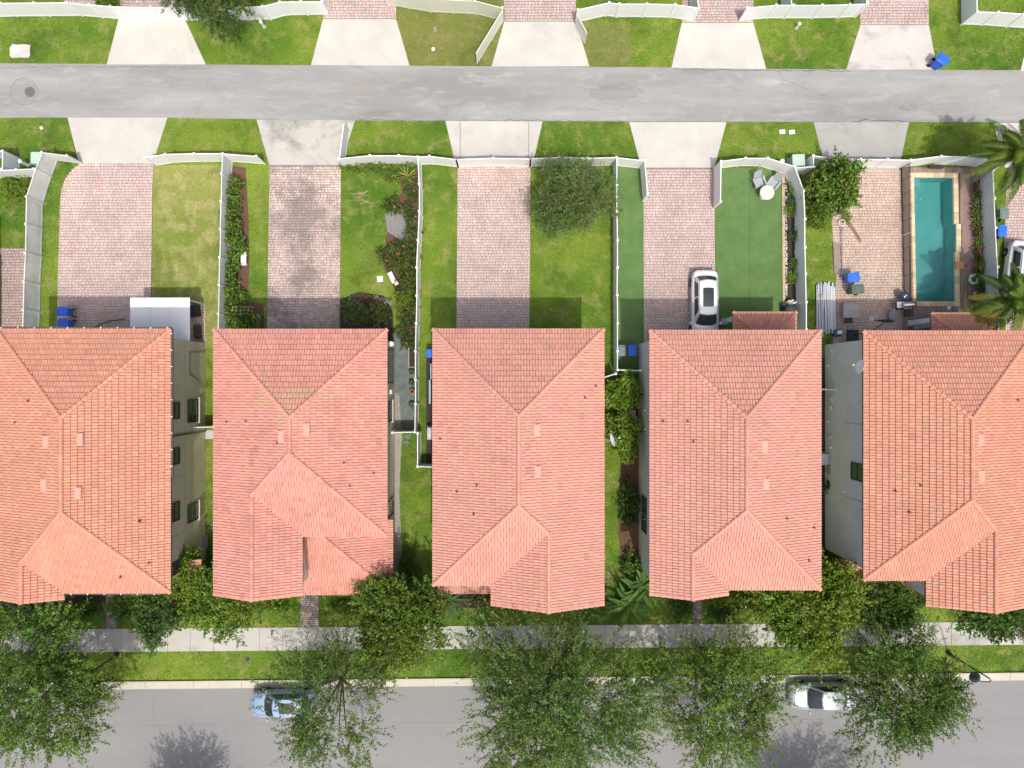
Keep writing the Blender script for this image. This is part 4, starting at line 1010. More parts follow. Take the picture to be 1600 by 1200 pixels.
tree('fruit tree with large glossy leaves at the right edge over the sidewalk', 'tree', (1512,938), 2.8, (2.3, 1.5, 1.2), 34, 260, 10, (.34, .13), DEEP, 44, trunk=.08, twig=.6, droop=.2, sig=.18, name='fruit_tree')
tree('street tree beyond the road at lower left, only its shadow on the asphalt in view', 'oak tree', (318,1298), 5.4, (3.9, 3.8, 2.2), 60, 600, 22, (.15, .065), OAK, 47, twig=1.0, droop=.2, sig=.18)
tree('street tree beyond the road at lower right, only its shadow on the asphalt in view', 'oak tree', (1262,1276), 5.8, (3.9, 3.8, 2.2), 60, 600, 22, (.15, .065), OAK, 49, twig=1.0, droop=.2, sig=.18)
PALC = [(.110,.175,.020), (.150,.200,.022), (.080,.140,.022), (.230,.220,.025), (.240,.170,.040)]
palm((1520,282), (1600,236,5.6), 32, 2.7, PALC, 'tall palm leaning over the upper right end of the pool', 3)
palm((1524,490), (1594,467,5.0), 30, 2.4, PALC, 'tall palm at the lower right end of the pool over the white car', 6)

# --- shrubs and beds
SG = 'leafy shrubs in the bed along the white fence'
SL = 'leafy green shrub in the long bed between the white fence and the second lower driveway'
FLW = (.55, .20, .07)
pr = [shrub((368,272), .9, (.45, .45), 12, 60, 9, (.20, .11), LIME+DEEP, 61+i, SL, group=SG, flowers=((FLW, 2, .10) if i % 2 else None)) for i in range(3)]
for i, (x, y) in enumerate([(370,290),(366,306),(368,324),(365,340),(370,356),(366,372),(374,386),(371,402),(368,418),(366,434),(368,450),(372,466),(362,480),(366,496),(372,511),(388,488),(384,507),(398,508)]):
    c = pr[i] if i < 3 else copy_tree(pr[i % 3]); place(c, W(x, y), R.uniform(0, 6), R.uniform(.85, 1.2))
    c['label'] = {0: 'leafy shrub at the top end of the long bed along the white fence', 6: 'leafy shrub right above the white garden bench', 7: 'leafy shrub touching the left side of the white garden bench',
                  15: 'leafy shrub under the left half of the wire trellis', 16: 'dark leafy shrub below the wire trellis', 17: 'leafy shrub nearest the second lower driveway, below the wire trellis', 14: 'lowest leafy shrub of the long bed, against the second house eave'}.get(i,
                  'shrub with orange blossoms in the long bed along the white fence' if i % 3 == 1 else SL)
SG = 'mixed shrubs in the flower bed along the straight fence'; SL = 'mixed green and bronze shrub in the flower bed left of the straight fence'
MIX = DEEP+[(.12, .09, .03), (.16, .12, .03), (.09, .13, .03)]
pr = [shrub((640,300), .8, (.5, .45), 12, 66, 9, (.17, .075), MIX, 71+i, SL, group=SG, flowers=((FLW, 1, .10) if i % 2 else None)) for i in range(4)]
for i, (x, y) in enumerate([(640,292),(646,306),(636,330),(642,345),(645,365),(614,324),(641,384),(622,392),(607,398),(630,404),(644,404),(617,413),(630,420),(643,424),(631,441),(642,440),(632,456),(645,460),(642,478),(640,508),(632,522),(642,534),(636,494)]):
    c = pr[i] if i < 4 else copy_tree(pr[i % 4]); place(c, W(x, y), R.uniform(0, 6), R.uniform(.8, 1.25))
    c['label'] = {0: 'topmost shrub of the flower bed, just below the spiky rosette palm', 5: 'lone shrub at the upper left corner of the grey gravel patch', 3: 'shrub at the right edge of the grey gravel patch', 8: 'leftmost shrub of the flower bed, bulging onto the lawn',
                  14: 'shrub directly left of the tilted white bench', 18: 'shrub just below the round lime green bush', 21: 'lowest shrub of the flower bed, above the grey weed cloth'}.get(i, 'shrub with orange blossoms in the flower bed left of the straight fence' if i % 4 in (1, 3) else SL)
shrub((634,466), 1.0, (.65, .65), 16, 120, 10, (.13, .07), LIME, 79, 'round lime green bush beside the tilted white bench', group=None)
SG = 'low hedge along the back fence of the second lot'
pr = [shrub((545,262), .6, (.5, .28), 10, 50, 9, (.12, .05), DEEP+LIME, 83+i, 'low hedge plant at the foot of the back fence above the spiky palm lawn', group=SG) for i in range(2)]
for i, (x, y) in enumerate([(545,263),(562,264),(580,264),(598,265),(616,268),(612,278),(630,268),(640,262)]):
    c = pr[i] if i < 2 else copy_tree(pr[i % 2]); place(c, W(x, y), R.uniform(-.3, .3), R.uniform(.9, 1.2))
rosette((638,278), 26, .85, .055, [(.28, .33, .05), (.22, .29, .05), (.33, .36, .08)], 'spiky yellow-green rosette palm in the corner of the flower bed', 'spiky_palm', 'palm', h0=.5, elev=(0, 60), droop=.2)
shrub((560,486), .9, (1.1, .9), 22, 200, 9, (.12, .05), [(.15,.25,.05), (.11,.19,.04), (.20,.28,.05)], 87, 'wide dark shrub at the back wall of the second house, left part', group=None)
shrub((596,492), .9, (.9, .9), 22, 180, 9, (.12, .05), [(.22,.27,.05), (.14,.20,.04), (.28,.27,.06)], 88, 'olive-coloured shrub at the back wall beside the white pebbles', group=None)
shrub((582,468), .3, (1.0, .25), 12, 80, 8, (.08, .05), [(.20,.08,.05), (.12,.12,.04), (.26,.14,.08)], 89, 'low dark red ground plant edging the wide shrub', group=None)
shrub((1266,346), .8, (.6, .7), 16, 110, 10, (.15, .08), YEL, 91, 'yellow-green shrub right of the yard fence, below the round tree')
shrub((1280,350), .7, (.5, .5), 14, 90, 10, (.15, .08), LIME, 92, 'lime shrub beside the lying grey pole')
shrub((1268,316), .9, (.5, .9), 16, 130, 10, (.15, .08), DEEP, 93, 'deep green shrub against the yard fence beside the round tree')
shrub((1322,343), .35, (.25, .25), 8, 40, 8, (.14, .05), LIME, 94, 'small green tuft on the patio beside the white ring')
SG = 'small plants in the narrow dark bed'
for i, (x, y, s, lb) in enumerate([(1232,293,.35,'bronze-green plant topmost in the narrow dark bed'),(1234,315,.3,'pale small plant second in the narrow dark bed'),(1235,332,.4,'bright green bush third in the narrow dark bed'),(1238,371,.55,'feathery green plant in the middle of the narrow dark bed'),(1240,414,.5,'green plant fifth in the narrow dark bed'),(1236,436,.3,'lowest curled green plant in the narrow dark bed')]):
    shrub((x,y), .5, (s, s), 10, 50, 8, (.15, .05), (LIME, FEATH, LIME, DEEP, LIME, LIME)[i], 100+i, lb)
SG = 'spiky bromeliads in the row between pool deck and fence'; BRO = [(.10,.19,.03), (.16,.22,.04), (.06,.12,.03), (.22,.24,.06)]; BRR = [(.16,.03,.05), (.08,.12,.03), (.20,.05,.06)]
for i in range(25):
    y = 288+i*7.6; x = 1522.5+.35*(y-290)/10+R.uniform(-2.5, 2.5)
    rosette((x, y), 20, .62, .085, BRR if i % 4 == 2 else BRO, 'topmost bromeliad of the row, at the foot of the leaning palm' if i == 0 else 'lowest bromeliad of the row, right of the swim rings' if i == 24 else 'spiky bromeliad in the planted row right of the pool deck' if i % 4 != 2 else 'reddish bromeliad in the planted row right of the pool deck', 'bromeliad', 'plant', SG, h0=.25, seed=200+i, elev=(15, 70), droop=.2)
# passage shrubs between third and fourth houses
tree('bright green bush tree between the third and fourth houses, above the air conditioner', 'bush', (971,611), 1.6, (1.15, 1.2, .9), 30, 300, 14, (.15, .10), LIME, 110, trunk=.05, fork=.5, twig=.3, droop=.05, sig=.15, name='bush')
tree('bright green bush tree under the satellite dish between the third and fourth houses', 'bush', (967,676), 1.6, (1.2, 1.45, .9), 34, 360, 14, (.15, .10), LIME, 112, trunk=.05, fork=.5, twig=.3, droop=.05, sig=.15, name='bush')
shrub((984,778), 1.2, (.8, 1.2), 18, 150, 10, (.16, .09), DEEP, 114, 'dark green bush between the houses near the pair of small windows')
shrub((982,805), 1.1, (.6, .7), 14, 110, 10, (.16, .09), DEEP, 115, 'dark green bush just below the pair of small windows')
shrub((988,880), 1.2, (.7, .9), 16, 160, 10, (.17, .10), LIME+DEEP, 116, 'glossy green bush at the front left corner of the fourth house')
BAN = [(.09,.18,.03), (.12,.22,.04), (.06,.13,.03)]
rosette((1000,925), 16, 1.9, .30, BAN, 'large tropical plant with broad arching leaves at the fourth house front', 'tropical_plant', 'plant', h0=.9, seed=31, stems=3, spread=.9, elev=(10, 65), droop=.35)
rosette((918,935), 14, 1.5, .22, BAN, 'tropical plant with long leaves at the right front corner of the middle house', 'tropical_plant', 'plant', h0=.7, seed=33, stems=2, spread=.6, elev=(5, 55), droop=.35)
rosette((700,940), 14, 1.5, .20, [(.06,.13,.05), (.08,.16,.06)], 'blue-green fan-leaved plant at the left front corner of the middle house', 'tropical_plant', 'plant', h0=.7, seed=35, stems=2, spread=.6, elev=(5, 50), droop=.3)
rosette((60,945), 14, 1.6, .24, [(.05,.10,.04), (.07,.13,.04)], 'dark fan-leaved plant in front of the first house', 'tropical_plant', 'plant', h0=.7, seed=37, stems=2, spread=.6, elev=(5, 50), droop=.3)
for i, (x, y, h, a, b, pal, lb) in enumerate([
    (1060,942,.9,1.0,.9,DEEP,'clipped round hedge bush left of the fourth house entry walk'),(1127,957,.9,.85,.55,DEEP,'clipped dark rectangular hedge right of the entry walk'),
    (1122,936,.8,.95,.45,LIME,'light green hedge against the fourth house front, left part'),(1158,936,.8,.95,.45,LIME,'light green hedge against the fourth house front, right part'),
    (1185,945,1.0,.8,.8,YEL,'yellow-green bush left of the dense yellow-green tree'),(196,945,1.1,1.1,1.2,DEEP,'dark glossy bush right of the first house entry walk'),
    (225,965,1.0,.9,.8,DEEP,'dark bush reaching the sidewalk below the red flowers'),(236,938,1.0,.6,.4,[(.60,.09,.03),(.35,.07,.03),(.10,.14,.03)],'bush covered with bright red flowers at the first house front'),
    (135,950,.8,.9,.7,DEEP,'dark fern-like bush left of the first entry walk'),(20,955,1.0,1.4,.9,OAK,'green bush at the far left of the front gardens'),(95,960,.8,1.2,.6,OAK,'low green bush half under the corner oak'),
    (430,945,.6,1.6,.5,LIME+YEL,'low yellow-green hedge in front of the second house left of its walk'),(545,945,.6,1.5,.45,LIME+DEEP,'low green hedge in front of the second house right of its walk'),
    (745,937,.4,1.2,.3,[(.45,.40,.20),(.16,.20,.05),(.10,.14,.03)],'pale yellow flowering ground plants under the middle house eave'),
    (1380,932,.6,1.2,.3,LIME,'light green low hedge under the fifth house porch'),(1430,940,.8,.6,.7,DEEP,'dark leafy bush at the corner of the fifth house gable'),
    (1397,960,.7,.6,.6,FEATH,'pale leafy plant at the sidewalk below the fifth house porch'),(1595,980,1.0,.8,.9,[(.20,.14,.09),(.08,.13,.03)],'pinkish flowering bush at the right edge by the sidewalk'),
    (640,880,1.0,.9,1.3,DEEP,'green bush in the passage right of the lower roof of the second house'),(1335,905,1.0,.5,.9,DEEP+YEL,'green bush at the porch corner of the fifth house'),
    (170,8,.8,1.0,.5,YEL,'yellow-green bush peeping over the upper left fence'),(30,296,.7,1.3,.9,YEL+LIME,'yellow-green flowering shrub left of the bending grey-white fence'),
    (1292,745,1.0,.3,1.0,DEEP,'dark climbing shrub in the narrow gap by the fourth house'),(1296,890,1.2,.5,.8,LIME,'bright shrub in the narrow gap at the fifth house front')]):
    shrub((x, y), h, (a, b), 16 if a*b < 1 else 24, int(150+110*a*b), 9, (.13, .075), pal, 130+i, lb, sig=.16)

# ------------------------------------------------------------------ vehicles
def car(loc, rz, label, L, Wd, Ht, col, zb=.98, hood=1.25, trunk=.35, ws=.75, rg=.45, name='parked_car', cat='car', group='parked cars', sun=True, suv=False, rails=False):
    E = empty(name, loc, label, cat, group, rz); ORG[E] = Vector((0, 0, 0))
    key = 'car_paint_%d' % int(sum(col)*1000)
    paint = plain('car_paint_'+label.split()[0], col, .28, .15, var=.02, coat=.6)
    h = L/2; n = 25; m = MB(); vs = []; K = 11
    xf, xr = h-hood, -h+trunk
    def deck(x):
        if x > xf: t = (x-xf)/hood; return zb+.02-.20*t**1.6-.10*max(0, t-.85)/.15
        if x < xr: t = (xr-x)/max(trunk, .01); return zb+(.06 if not suv else .02)-.12*t**2
        return zb+.02
    for i in range(n):
        s = -1+2*i/(n-1); s = math.copysign(1-(1-abs(s))**1.5, s); x = s*h; a = abs(s)
        w = Wd/2*(1-.24*a**7-.05*a**3) if s > 0 else Wd/2*(1-.20*a**9-.04*a**3)
        if a > .999: w *= .86
        zd = deck(x)-(.06 if a > .999 else 0); lo = .30 if a < .95 else .38
        ring = [(w*.94, lo), (w, .45), (w*1.0, .66), (w*.985, zd-.14), (w*.93, zd-.05), (w*.80, zd-.012)]
        ring = [(y, z) for y, z in ring]; full = ring+[(0, zd+.02)]+[(-y, z) for y, z in ring[::-1]]
        vs += [(x, y, z) for y, z in full]
    K = 13; fs = [(i*K+j, (i+1)*K+j, (i+1)*K+j+1, i*K+j+1) for i in range(n-1) for j in range(K-1)]
    fs += [tuple(range(K)), tuple(range((n-1)*K+K-1, (n-1)*K-1, -1))]; fs += [(i*K, i*K+K-1, (i+1)*K+K-1, (i+1)*K) for i in range(n-1)]
    m._add(vs, fs); m.build('body', paint, E, smooth=True)
    gb, gr = Wd/2*.86, Wd/2*.66; x0, x1 = xf+.12, xr+.02; r0, r1 = x0-ws, x1+rg
    def fr(s, t): return (x0+(r0-x0)*t-(.20*(1-t)+.10*t)*s*s, s*(gb+(gr-gb)*t), zb+(Ht-zb)*(t**.9)-.025*s*s*t)
    def bk(s, t): return (x1+(r1-x1)*t+(.14)*s*s, s*(gb+(gr-gb)*t), zb+(Ht-zb)*(t**.9)-.025*s*s*t)
    def sd(s, t, g):
        a, b = bk(g, t), fr(g, t); e = .03*math.sin(PI*t); return (a[0]+(b[0]-a[0])*s, g*(gb+(gr-gb)*t+e), a[2]+(b[2]-a[2])*s)
    def rf(s, t):
        a, b = bk(s, 1), fr(s, 1); return (a[0]+(b[0]-a[0])*t, a[1], a[2]+(b[2]-a[2])*t+.05*math.sin(PI*t)*(1-.3*s*s)+.02)
    def grid(fn, u0, u1, v0, v1, nu, nv, push=(0, 0, 0)):
        g = [(fn(u0+(u1-u0)*i/nu, v0+(v1-v0)*j/nv)) for i in range(nu+1) for j in range(nv+1)]
        g = [(a+push[0], b+push[1], c+push[2]) for a, b, c in g]
        return g, [(i*(nv+1)+j, (i+1)*(nv+1)+j, (i+1)*(nv+1)+j+1, i*(nv+1)+j+1) for i in range(nu) for j in range(nv)]
    m = MB()
    for fn, a in ((fr, (-1, 1)), (bk, (-1, 1)), (rf, (-1, 1))): m._add(*grid(fn, a[0], a[1], 0, 1, 8, 6))
    for g in (-1, 1): m._add(*grid(lambda s, t: sd(s, t, g), 0, 1, 0, 1, 8, 5))
    m.build('cabin', paint, E, smooth=True)
    gl = plain('car_glass', (.018, .024, .026), .06, var=.1, spec=.9)
    MB()._add(*grid(fr, -.91, .91, .02, .93, 8, 5, (.012, 0, .016))).build('windshield', gl, E, smooth=True)
    MB()._add(*grid(bk, -.86, .86, .14, .86, 8, 5, (-.012, 0, .016))).build('rear_window', gl, E, smooth=True)
    for g in (-1, 1):
        for a, b in ((.07, .45), (.49, .90)): MB()._add(*grid(lambda s, t: sd(s, t, g), a, b, .12, .86, 6, 4, (0, g*.014, .006))).build('side_window', gl, E, smooth=True)
        MB().lathe([(0, .07), (.08, .05), (.10, 0), (.08, -.05), (0, -.07)], (x0-.18, g*(Wd/2+.08), zb+.06), 10, sy=1.4).build('mirror', paint, E, smooth=True)
        MB().box((h-.24, g*Wd/2*.70, .70), (.24, .30, .12), g*-.35).build('headlight', plain('headlight', (.32, .34, .36), .15), E, bevel=.03)
        MB().box((-h+.10, g*Wd/2*.74, .80), (.16, .26, .16), g*.25).build('taillight', plain('taillight', (.30, .02, .02), .2), E, bevel=.03)
        if rails: MB().tube([(r1+.1, g*gr*.93, Ht+.03), (r0-.1, g*gr*.93, Ht+.03)], .022, 6).build('roof_rail', BLACK if not sun else CHROME, E)
    q = MB()
    for g in (-1, 1): q.tube([(x, g*Wd/2*(.74 if x < h-.35 else .60), deck(x)-.012+.006) for x in (x0-.1, x0+.2, x0+hood*.5, h-.30)], .011, 4)
    q.tube([(h-.27, g*Wd/2*.62, deck(h-.3)+.004) for g in (-1, -.5, 0, .5, 1)], .011, 4); q.build('panel_gap', BLACK, E)
    MB()._add(*grid(fr, -.86, .86, .0, .03, 8, 1, (.05, 0, .014))).build('cowl', BLACK, E)
    MB().tube([(x0-.02, -.35, zb+.07), (x0-.34, .25, zb+.22)], .012, 4).tube([(x0-.02, .25, zb+.07), (x0-.30, .62, zb+.18)], .012, 4).build('wiper', BLACK, E)
    MB().box((-h+.03, 0, .80), (.06, .55, .16)).build('number_plate_recess', GREYP, E)
    if sun:
        MB()._add(*grid(rf, -.60, .60, .22, .78, 4, 4, (0, 0, .008))).build('sunroof', gl, E)
    for x in (h-.85, -h+.85):
        for g in (-1, 1):
            t = MB(); t.lathe([(.19, -.11), (.31, -.11), (.335, -.06), (.335, .06), (.31, .11), (.19, .11)], (0, 0, 0), 20); t.xf(Matrix.Translation((x, g*(Wd/2-.10), .335)) @ Matrix.Rotation(PI/2, 4, 'X'))
            w = t.build('wheel', RUBBER, E); q = MB(); q.lathe([(.02, .115), (.19, .10), (.20, -.05), (.02, -.05)], (0, 0, 0), 14); q.xf(Matrix.Translation((x, g*(Wd/2-.10), .335)) @ Matrix.Rotation(PI/2*-g, 4, 'X')); q.build('rim', METAL, w)
    return E
p = W(1097,479); car(Vector((p.x, p.y, .03)), -PI/2, 'white car with black sunroof parked on the paver driveway behind the fourth house', 5.0, 1.92, 1.62, (.80, .81, .82), hood=1.15, ws=.75, suv=True, rails=True)
p = W(448,1092); car(Vector((p.x, p.y, .02)), PI+.02, 'pale blue car on the street under the sparse oak', 4.6, 1.86, 1.50, (.28, .40, .57), hood=1.15, trunk=.35)
p = W(1280,1081); car(Vector((p.x, p.y, .02)), PI, 'silver car on the street with its rear hidden under a dark oak', 4.8, 1.88, 1.48, (.36, .40, .43), hood=1.2, trunk=.8, ws=.95, sun=False)
p = W(1581,438); car(Vector((p.x, p.y, .03)), -PI/2-.12, 'white vehicle cut by the right edge behind the palm fronds', 5.4, 2.0, 1.75, (.80, .81, .82), hood=1.3, suv=True, sun=False)
p = W(1352,1236); car(Vector((p.x, p.y, .02)), 0, 'car parked beyond the lower edge, only its shadow reaching the picture', 4.6, 1.85, 1.45, (.25, .26, .28), sun=False)

# ------------------------------------------------------------------ bins
def wheeled_bin(gpx, rz, col_, label, group='wheeled rubbish bins', tilt=0, s=1.0):
    loc = W(*gpx); E = empty('wheeled_bin', loc+Vector((0, 0, .03)), label, 'wheelie bin', group, rz); ORG[E] = Vector((0, 0, 0))
    m = MB().box((0, 0, .52), (.56, .62, .92), taper=1.0); v = m.v; m.v = [(x*(.78 if z < .3 else 1), y*(.74 if z < .3 else 1), z) for x, y, z in v]
    m.box((0, 0, .96), (.60, .66, .06)); m.build('bin_body', col_, E, bevel=.02)
    m = MB().box((0, .02, 1.015), (.63, .72, .05)).box((0, .03, 1.055), (.50, .56, .04), taper=.85).box((0, -.36, 1.02), (.42, .06, .06)); m.build('lid', col_, E, bevel=.02)
    MB().tube([(-.24, .40, .98), (.24, .40, .98)], .022).build('handle', col_, E)
    for g in (-1, 1):
        t = MB().lathe([(.03, -.03), (.125, -.03), (.125, .03), (.03, .03)], (0, 0, 0), 14); t.xf(Matrix.Translation((g*.27, .33, .125)) @ Matrix.Rotation(PI/2, 4, 'Y')); t.build('wheel', RUBBER, E)
    if s != 1: E.scale = (s, s, s)
    return E
wheeled_bin((111,489), -PI/2, BLUE, 'blue wheeled bin of the pair left of the first driveway, nearer the alley', s=1.0)
wheeled_bin((112,506.5), -PI/2, BLUE, 'blue wheeled bin of the pair left of the first driveway, nearer the house', s=1.0)
wheeled_bin((1459,104), .9, BLUE, 'blue wheeled bin standing at the alley edge beside the fifth upper apron', s=1.1)
wheeled_bin((1322,437), -PI/2+.15, BLUE, 'blue wheeled bin out on the patio beside the pile of metal strips', s=1.1)
wheeled_bin((1328,455), -PI/2+.05, GREENB, 'dark green wheeled bin on the patio next to the blue one', s=1.1)
wheeled_bin((984,549), 0, BLUE, 'blue wheeled bin beside the fourth house wall', s=1.0)
wheeled_bin((968.5,549), 0, plain('grey_green_plastic', (.13, .19, .17), .5), 'grey-green wheeled bin between the fence and the blue bin', s=1.0)
wheeled_bin((1551,365), PI, BLUE, 'blue wheeled bin behind the side fence near the right edge')
wheeled_bin((1554,338), PI, plain('grey_green_plastic', (.13, .19, .17), .5), 'grey-green wheeled bin above the blue one near the right edge')
wheeled_bin((677.5,553), PI/2, BLUE, 'blue wheeled bin peeping out from under the middle house eave')

# ------------------------------------------------------------------ white shed on the first driveway
A = W(203,465,2.5); B = W(296.5,465,2.5); yb = A.y-3.45
E = empty('patio_canopy', Vector(((A.x+B.x)/2, (A.y+yb)/2, 0)), 'white flat canopy roof on posts at the first house driveway', 'canopy')
for k in range(3):
    xa = A.x+(B.x-A.x)*k/3; xb = A.x+(B.x-A.x)*(k+1)/3
    MB().box(((xa+xb)/2, (A.y+yb)/2, 2.46), (xb-xa-.015, A.y-yb, .08)).build('roof_panel', WHITEP, E, bevel=.01)
for x in (A.x+.15, B.x-.15):
    for y in (A.y-.15, yb+.4): MB().box((x, y, 1.2), (.09, .09, 2.41)).build('post', WHITEP, E)
for y in (A.y-.15, yb+.4): MB().box(((A.x+B.x)/2, y, 2.36), (B.x-A.x-.2, .06, .1)).build('beam', WHITEP, E)
m = MB().tube([W(196,499)+Vector((0,0,.05)), W(176,501)+Vector((0,0,.05)), W(158,506)+Vector((0,0,.05)), W(146,513)+Vector((0,0,.05))], .035, 6); single(m, 'garden_hose', BLACK, 'black hose curving over the first driveway from the white canopy', 'hose')
for i, (x, y, w, l, h, mm, nm, lb, ct) in enumerate([(306,486,.8,.9,.7,BLACK,'covered_grill','black covered grill under the edge of the white canopy','grill'),
    (311,519,.5,1.0,.45,plain('dark_brown_plastic', (.05,.04,.04), .6),'storage_crate','dark crate on the pavers right of the white canopy','crate')]):
    p = W(x, y); E = empty(nm, p, lb, ct); MB().box((p.x, p.y, h/2), (w, l, h), .1, taper=.85).build('body', mm, E, bevel=.06); MB().box((p.x, p.y, h+.04), (w*.8, l*.8, .08), .1, taper=.8).build('lid', mm, E, bevel=.02); MB().tube([(p.x-.25, p.y+l*.52, h*.7), (p.x+.25, p.y+l*.52, h*.7)], .02).build('handle', mm, E)

# ------------------------------------------------------------------ utilities on the verges
def utility_box(gpx, s, rz, label):
    p = W(*gpx); E = empty('transformer_box', p, label, 'utility box', None)
    MB().box((p.x, p.y, .06), (s*1.15, s*1.15, .14), rz).build('pad', CONC_GR, E); MB().box((p.x, p.y, .55), (s, s, .9), rz).build('cabinet', GREENBOX, E, bevel=.02)
    MB().box((p.x, p.y+.02, 1.02), (s*1.04, s*1.04, .06), rz).build('lid', GREENBOX, E, bevel=.02)
utility_box((1239,258), .85, .05, 'pale green transformer box behind the turf yard fence'); utility_box((72,254), .8, 0, 'pale green utility box half behind the bending fence at the left')
def pedestal(gpx, h, r, label, mat=WHITEP, tilt=(0, 0)):
    p = W(*gpx); E = empty('utility_pedestal', p, label, 'pedestal', 'small utility posts')
    MB().lathe([(r*.8, 0), (r*.8, h*.8), (r, h*.82), (r, h*.96), (r*.5, h)], (p.x, p.y, 0), 14).build('post', mat, E, smooth=False); MB().lathe([(r*1.3, 0), (r*1.3, .05), (r*.8, .06)], (p.x, p.y, 0), 12).build('collar', GREYP, E)
    return E
PALEG = plain('pale_green_plastic', (.62, .72, .66), .5)
pedestal((1217,256), .7, .16, 'white round utility post left of the green transformer'); pedestal((45,258), 1.0, .13, 'white round utility post below the left utility box')
pedestal((413,42), .8, .12, 'pale utility post under the dark tree at the top', PALEG); pedestal((1244,44), .7, .11, 'white utility post below the upper fence right of the fourth apron')
pedestal((680,48), .35, .09, 'grey stub post in the olive lawn at the top', GREYP)
for x, y, w, l, lb in ((1222,206,.42,.30,'white meter cover, left one of a pair on the verge'), (1237,206.5,.42,.30,'white meter cover, right one of a pair on the verge'), (65,200,.2,.2,'small white valve cover on the left verge'),
                       (677,77,.22,.22,'small white valve cover in the olive lawn'), (594,436,.42,.42,'white square stepping stone on the lawn beside the tilted bench')):
    p = W(x, y); E = empty('utility_cover', p, lb, 'cover'); MB().box((p.x, p.y, .03), (w, l, .06), .1 if w < .43 else .3).build('cover', WHITEP, E, bevel=.015); MB().box((p.x, p.y, .065), (w*.5, l*.15, .02), .1).build('handle', GREYP, E)
p = W(32,80); E = empty('concrete_pad', p, 'white rough concrete pad in the upper left verge', 'concrete pad'); r = random.Random(4)
poly = [(p.x+math.cos(a*PI/8)*(.72 if a % 4 == 2 else .80)*1.0*r.uniform(.9, 1.05)*(1.15 if a % 4 == 2 else 1), p.y+math.sin(a*PI/8)*.55*r.uniform(.85, 1.08)) for a in range(16)]
MB().prism([(p.x+x, p.y+y) for x, y in [(-.72,-.38),(-.6,-.5),(0,-.47),(.6,-.5),(.74,-.3),(.70,.1),(.76,.42),(.3,.48),(-.2,.45),(-.55,.5),(-.76,.2)]], 0, .06).build('slab', CONC, E); MB().box((p.x-.3, p.y+.1, .08), (.5, .35, .05)).build('cover', WHITEP, E)
def round_cover(gpx, r, mat, label, name='manhole_cover', cat='manhole cover', z=.026):
    p = W(*gpx); E = empty(name, p, label, cat); MB().lathe([(r*1.2, z), (r*1.2, z+.008), (r*1.03, z+.012)], (p.x, p.y, 0), 28).build('frame', plain('iron_frame', (.14, .14, .14), .7), E)
    m = MB().lathe([(r, z+.004), (r, z+.012), (r*.9, z+.014)], (p.x, p.y, 0), 28)
    for i in range(-3, 4):
        l = math.sqrt(max(.01, 1-(i/3.6)**2))*r*1.5; m.box((p.x, p.y+i*r*.26, z+.016), (l, r*.09, .008)); m.box((p.x+i*r*.26, p.y, z+.0165), (r*.09, l, .008))
    m.build('cover', mat, E)
round_cover((47,144), .32, plain('cast_iron', (.13, .13, .125), .7), 'round iron manhole cover in its repaired ring on the alley')
round_cover((387,1030), .17, BLACK, 'small dark round valve lid in the verge left of the pale blue car', 'valve_lid', 'valve lid', .01)
round_cover((182,1001), .01+.001, BLACK, 'tiny drain lid on the sidewalk at left', 'valve_lid', 'valve lid', .06) if False else None
# ring joint of the alley patch
p = W(38,143); m = MB()
for i in range(40):
    if 3 < i < 9: continue
    a, b = 2*PI*i/40, 2*PI*(i+1)/40; m._add([(p.x+.97*math.cos(a), p.y+.95*math.sin(a), .028), (p.x+1.01*math.cos(a), p.y+.99*math.sin(a), .028), (p.x+1.01*math.cos(b), p.y+.99*math.sin(b), .028), (p.x+.97*math.cos(b), p.y+.95*math.sin(b), .028)], [(0, 1, 2, 3)])
o = m.build('patch_joint', plain('tar_seal', (.19, .19, .185), .8)); o['kind'] = 'structure'

# street lamps: tapered pole, goose-neck arm, bell shade
def street_lamp(gpx, hx, hy, label):
    B = W(*gpx); E = empty('street_lamp', B, label, 'street lamp', 'black street lamps'); T = B+Vector((0, 0, 4.5)); D = Vector((hx, hy, 0))
    MB().lathe([(.16, 0), (.16, .25), (.09, .4), (.085, .9), (.06, 1.0)], tuple(B), 14).tube([B+Vector((0, 0, .9)), T], [.06, .045], 10).build('pole', BLACK, E)
    dn = D.normalized()
    pts = [T, T+Vector((0, 0, .25))+dn*.08, T+dn*.30+Vector((0, 0, .42)), T+dn*.62+Vector((0, 0, .30)), T+dn*.78+Vector((0, 0, -.02)), T+D*1.0+Vector((0, 0, -.15))]
    MB().tube(pts, .032, 8).build('arm', BLACK, E); c = T+D+Vector((0, 0, -.30))
    MB().lathe([(.05, .18), (.10, .14), (.16, .02), (.36, -.12), (.38, -.18), (.34, -.18)], tuple(c), 24).build('lamp_shade', plain('lamp_black', (.025, .032, .035), .35), E, smooth=True)
    MB().lathe([(.02, -.16), (.16, -.2), (.12, -.3), (.02, -.34)], tuple(c), 14).build('bulb_glass', plain('frosted_glass', (.6, .6, .58), .3), E)
street_lamp((1481,1020), -.68, -.10, 'black curved street lamp at the right, clear of the trees'); street_lamp((184,1022), .55, -.25, 'black street lamp at lower left, half hidden by the corner oak')

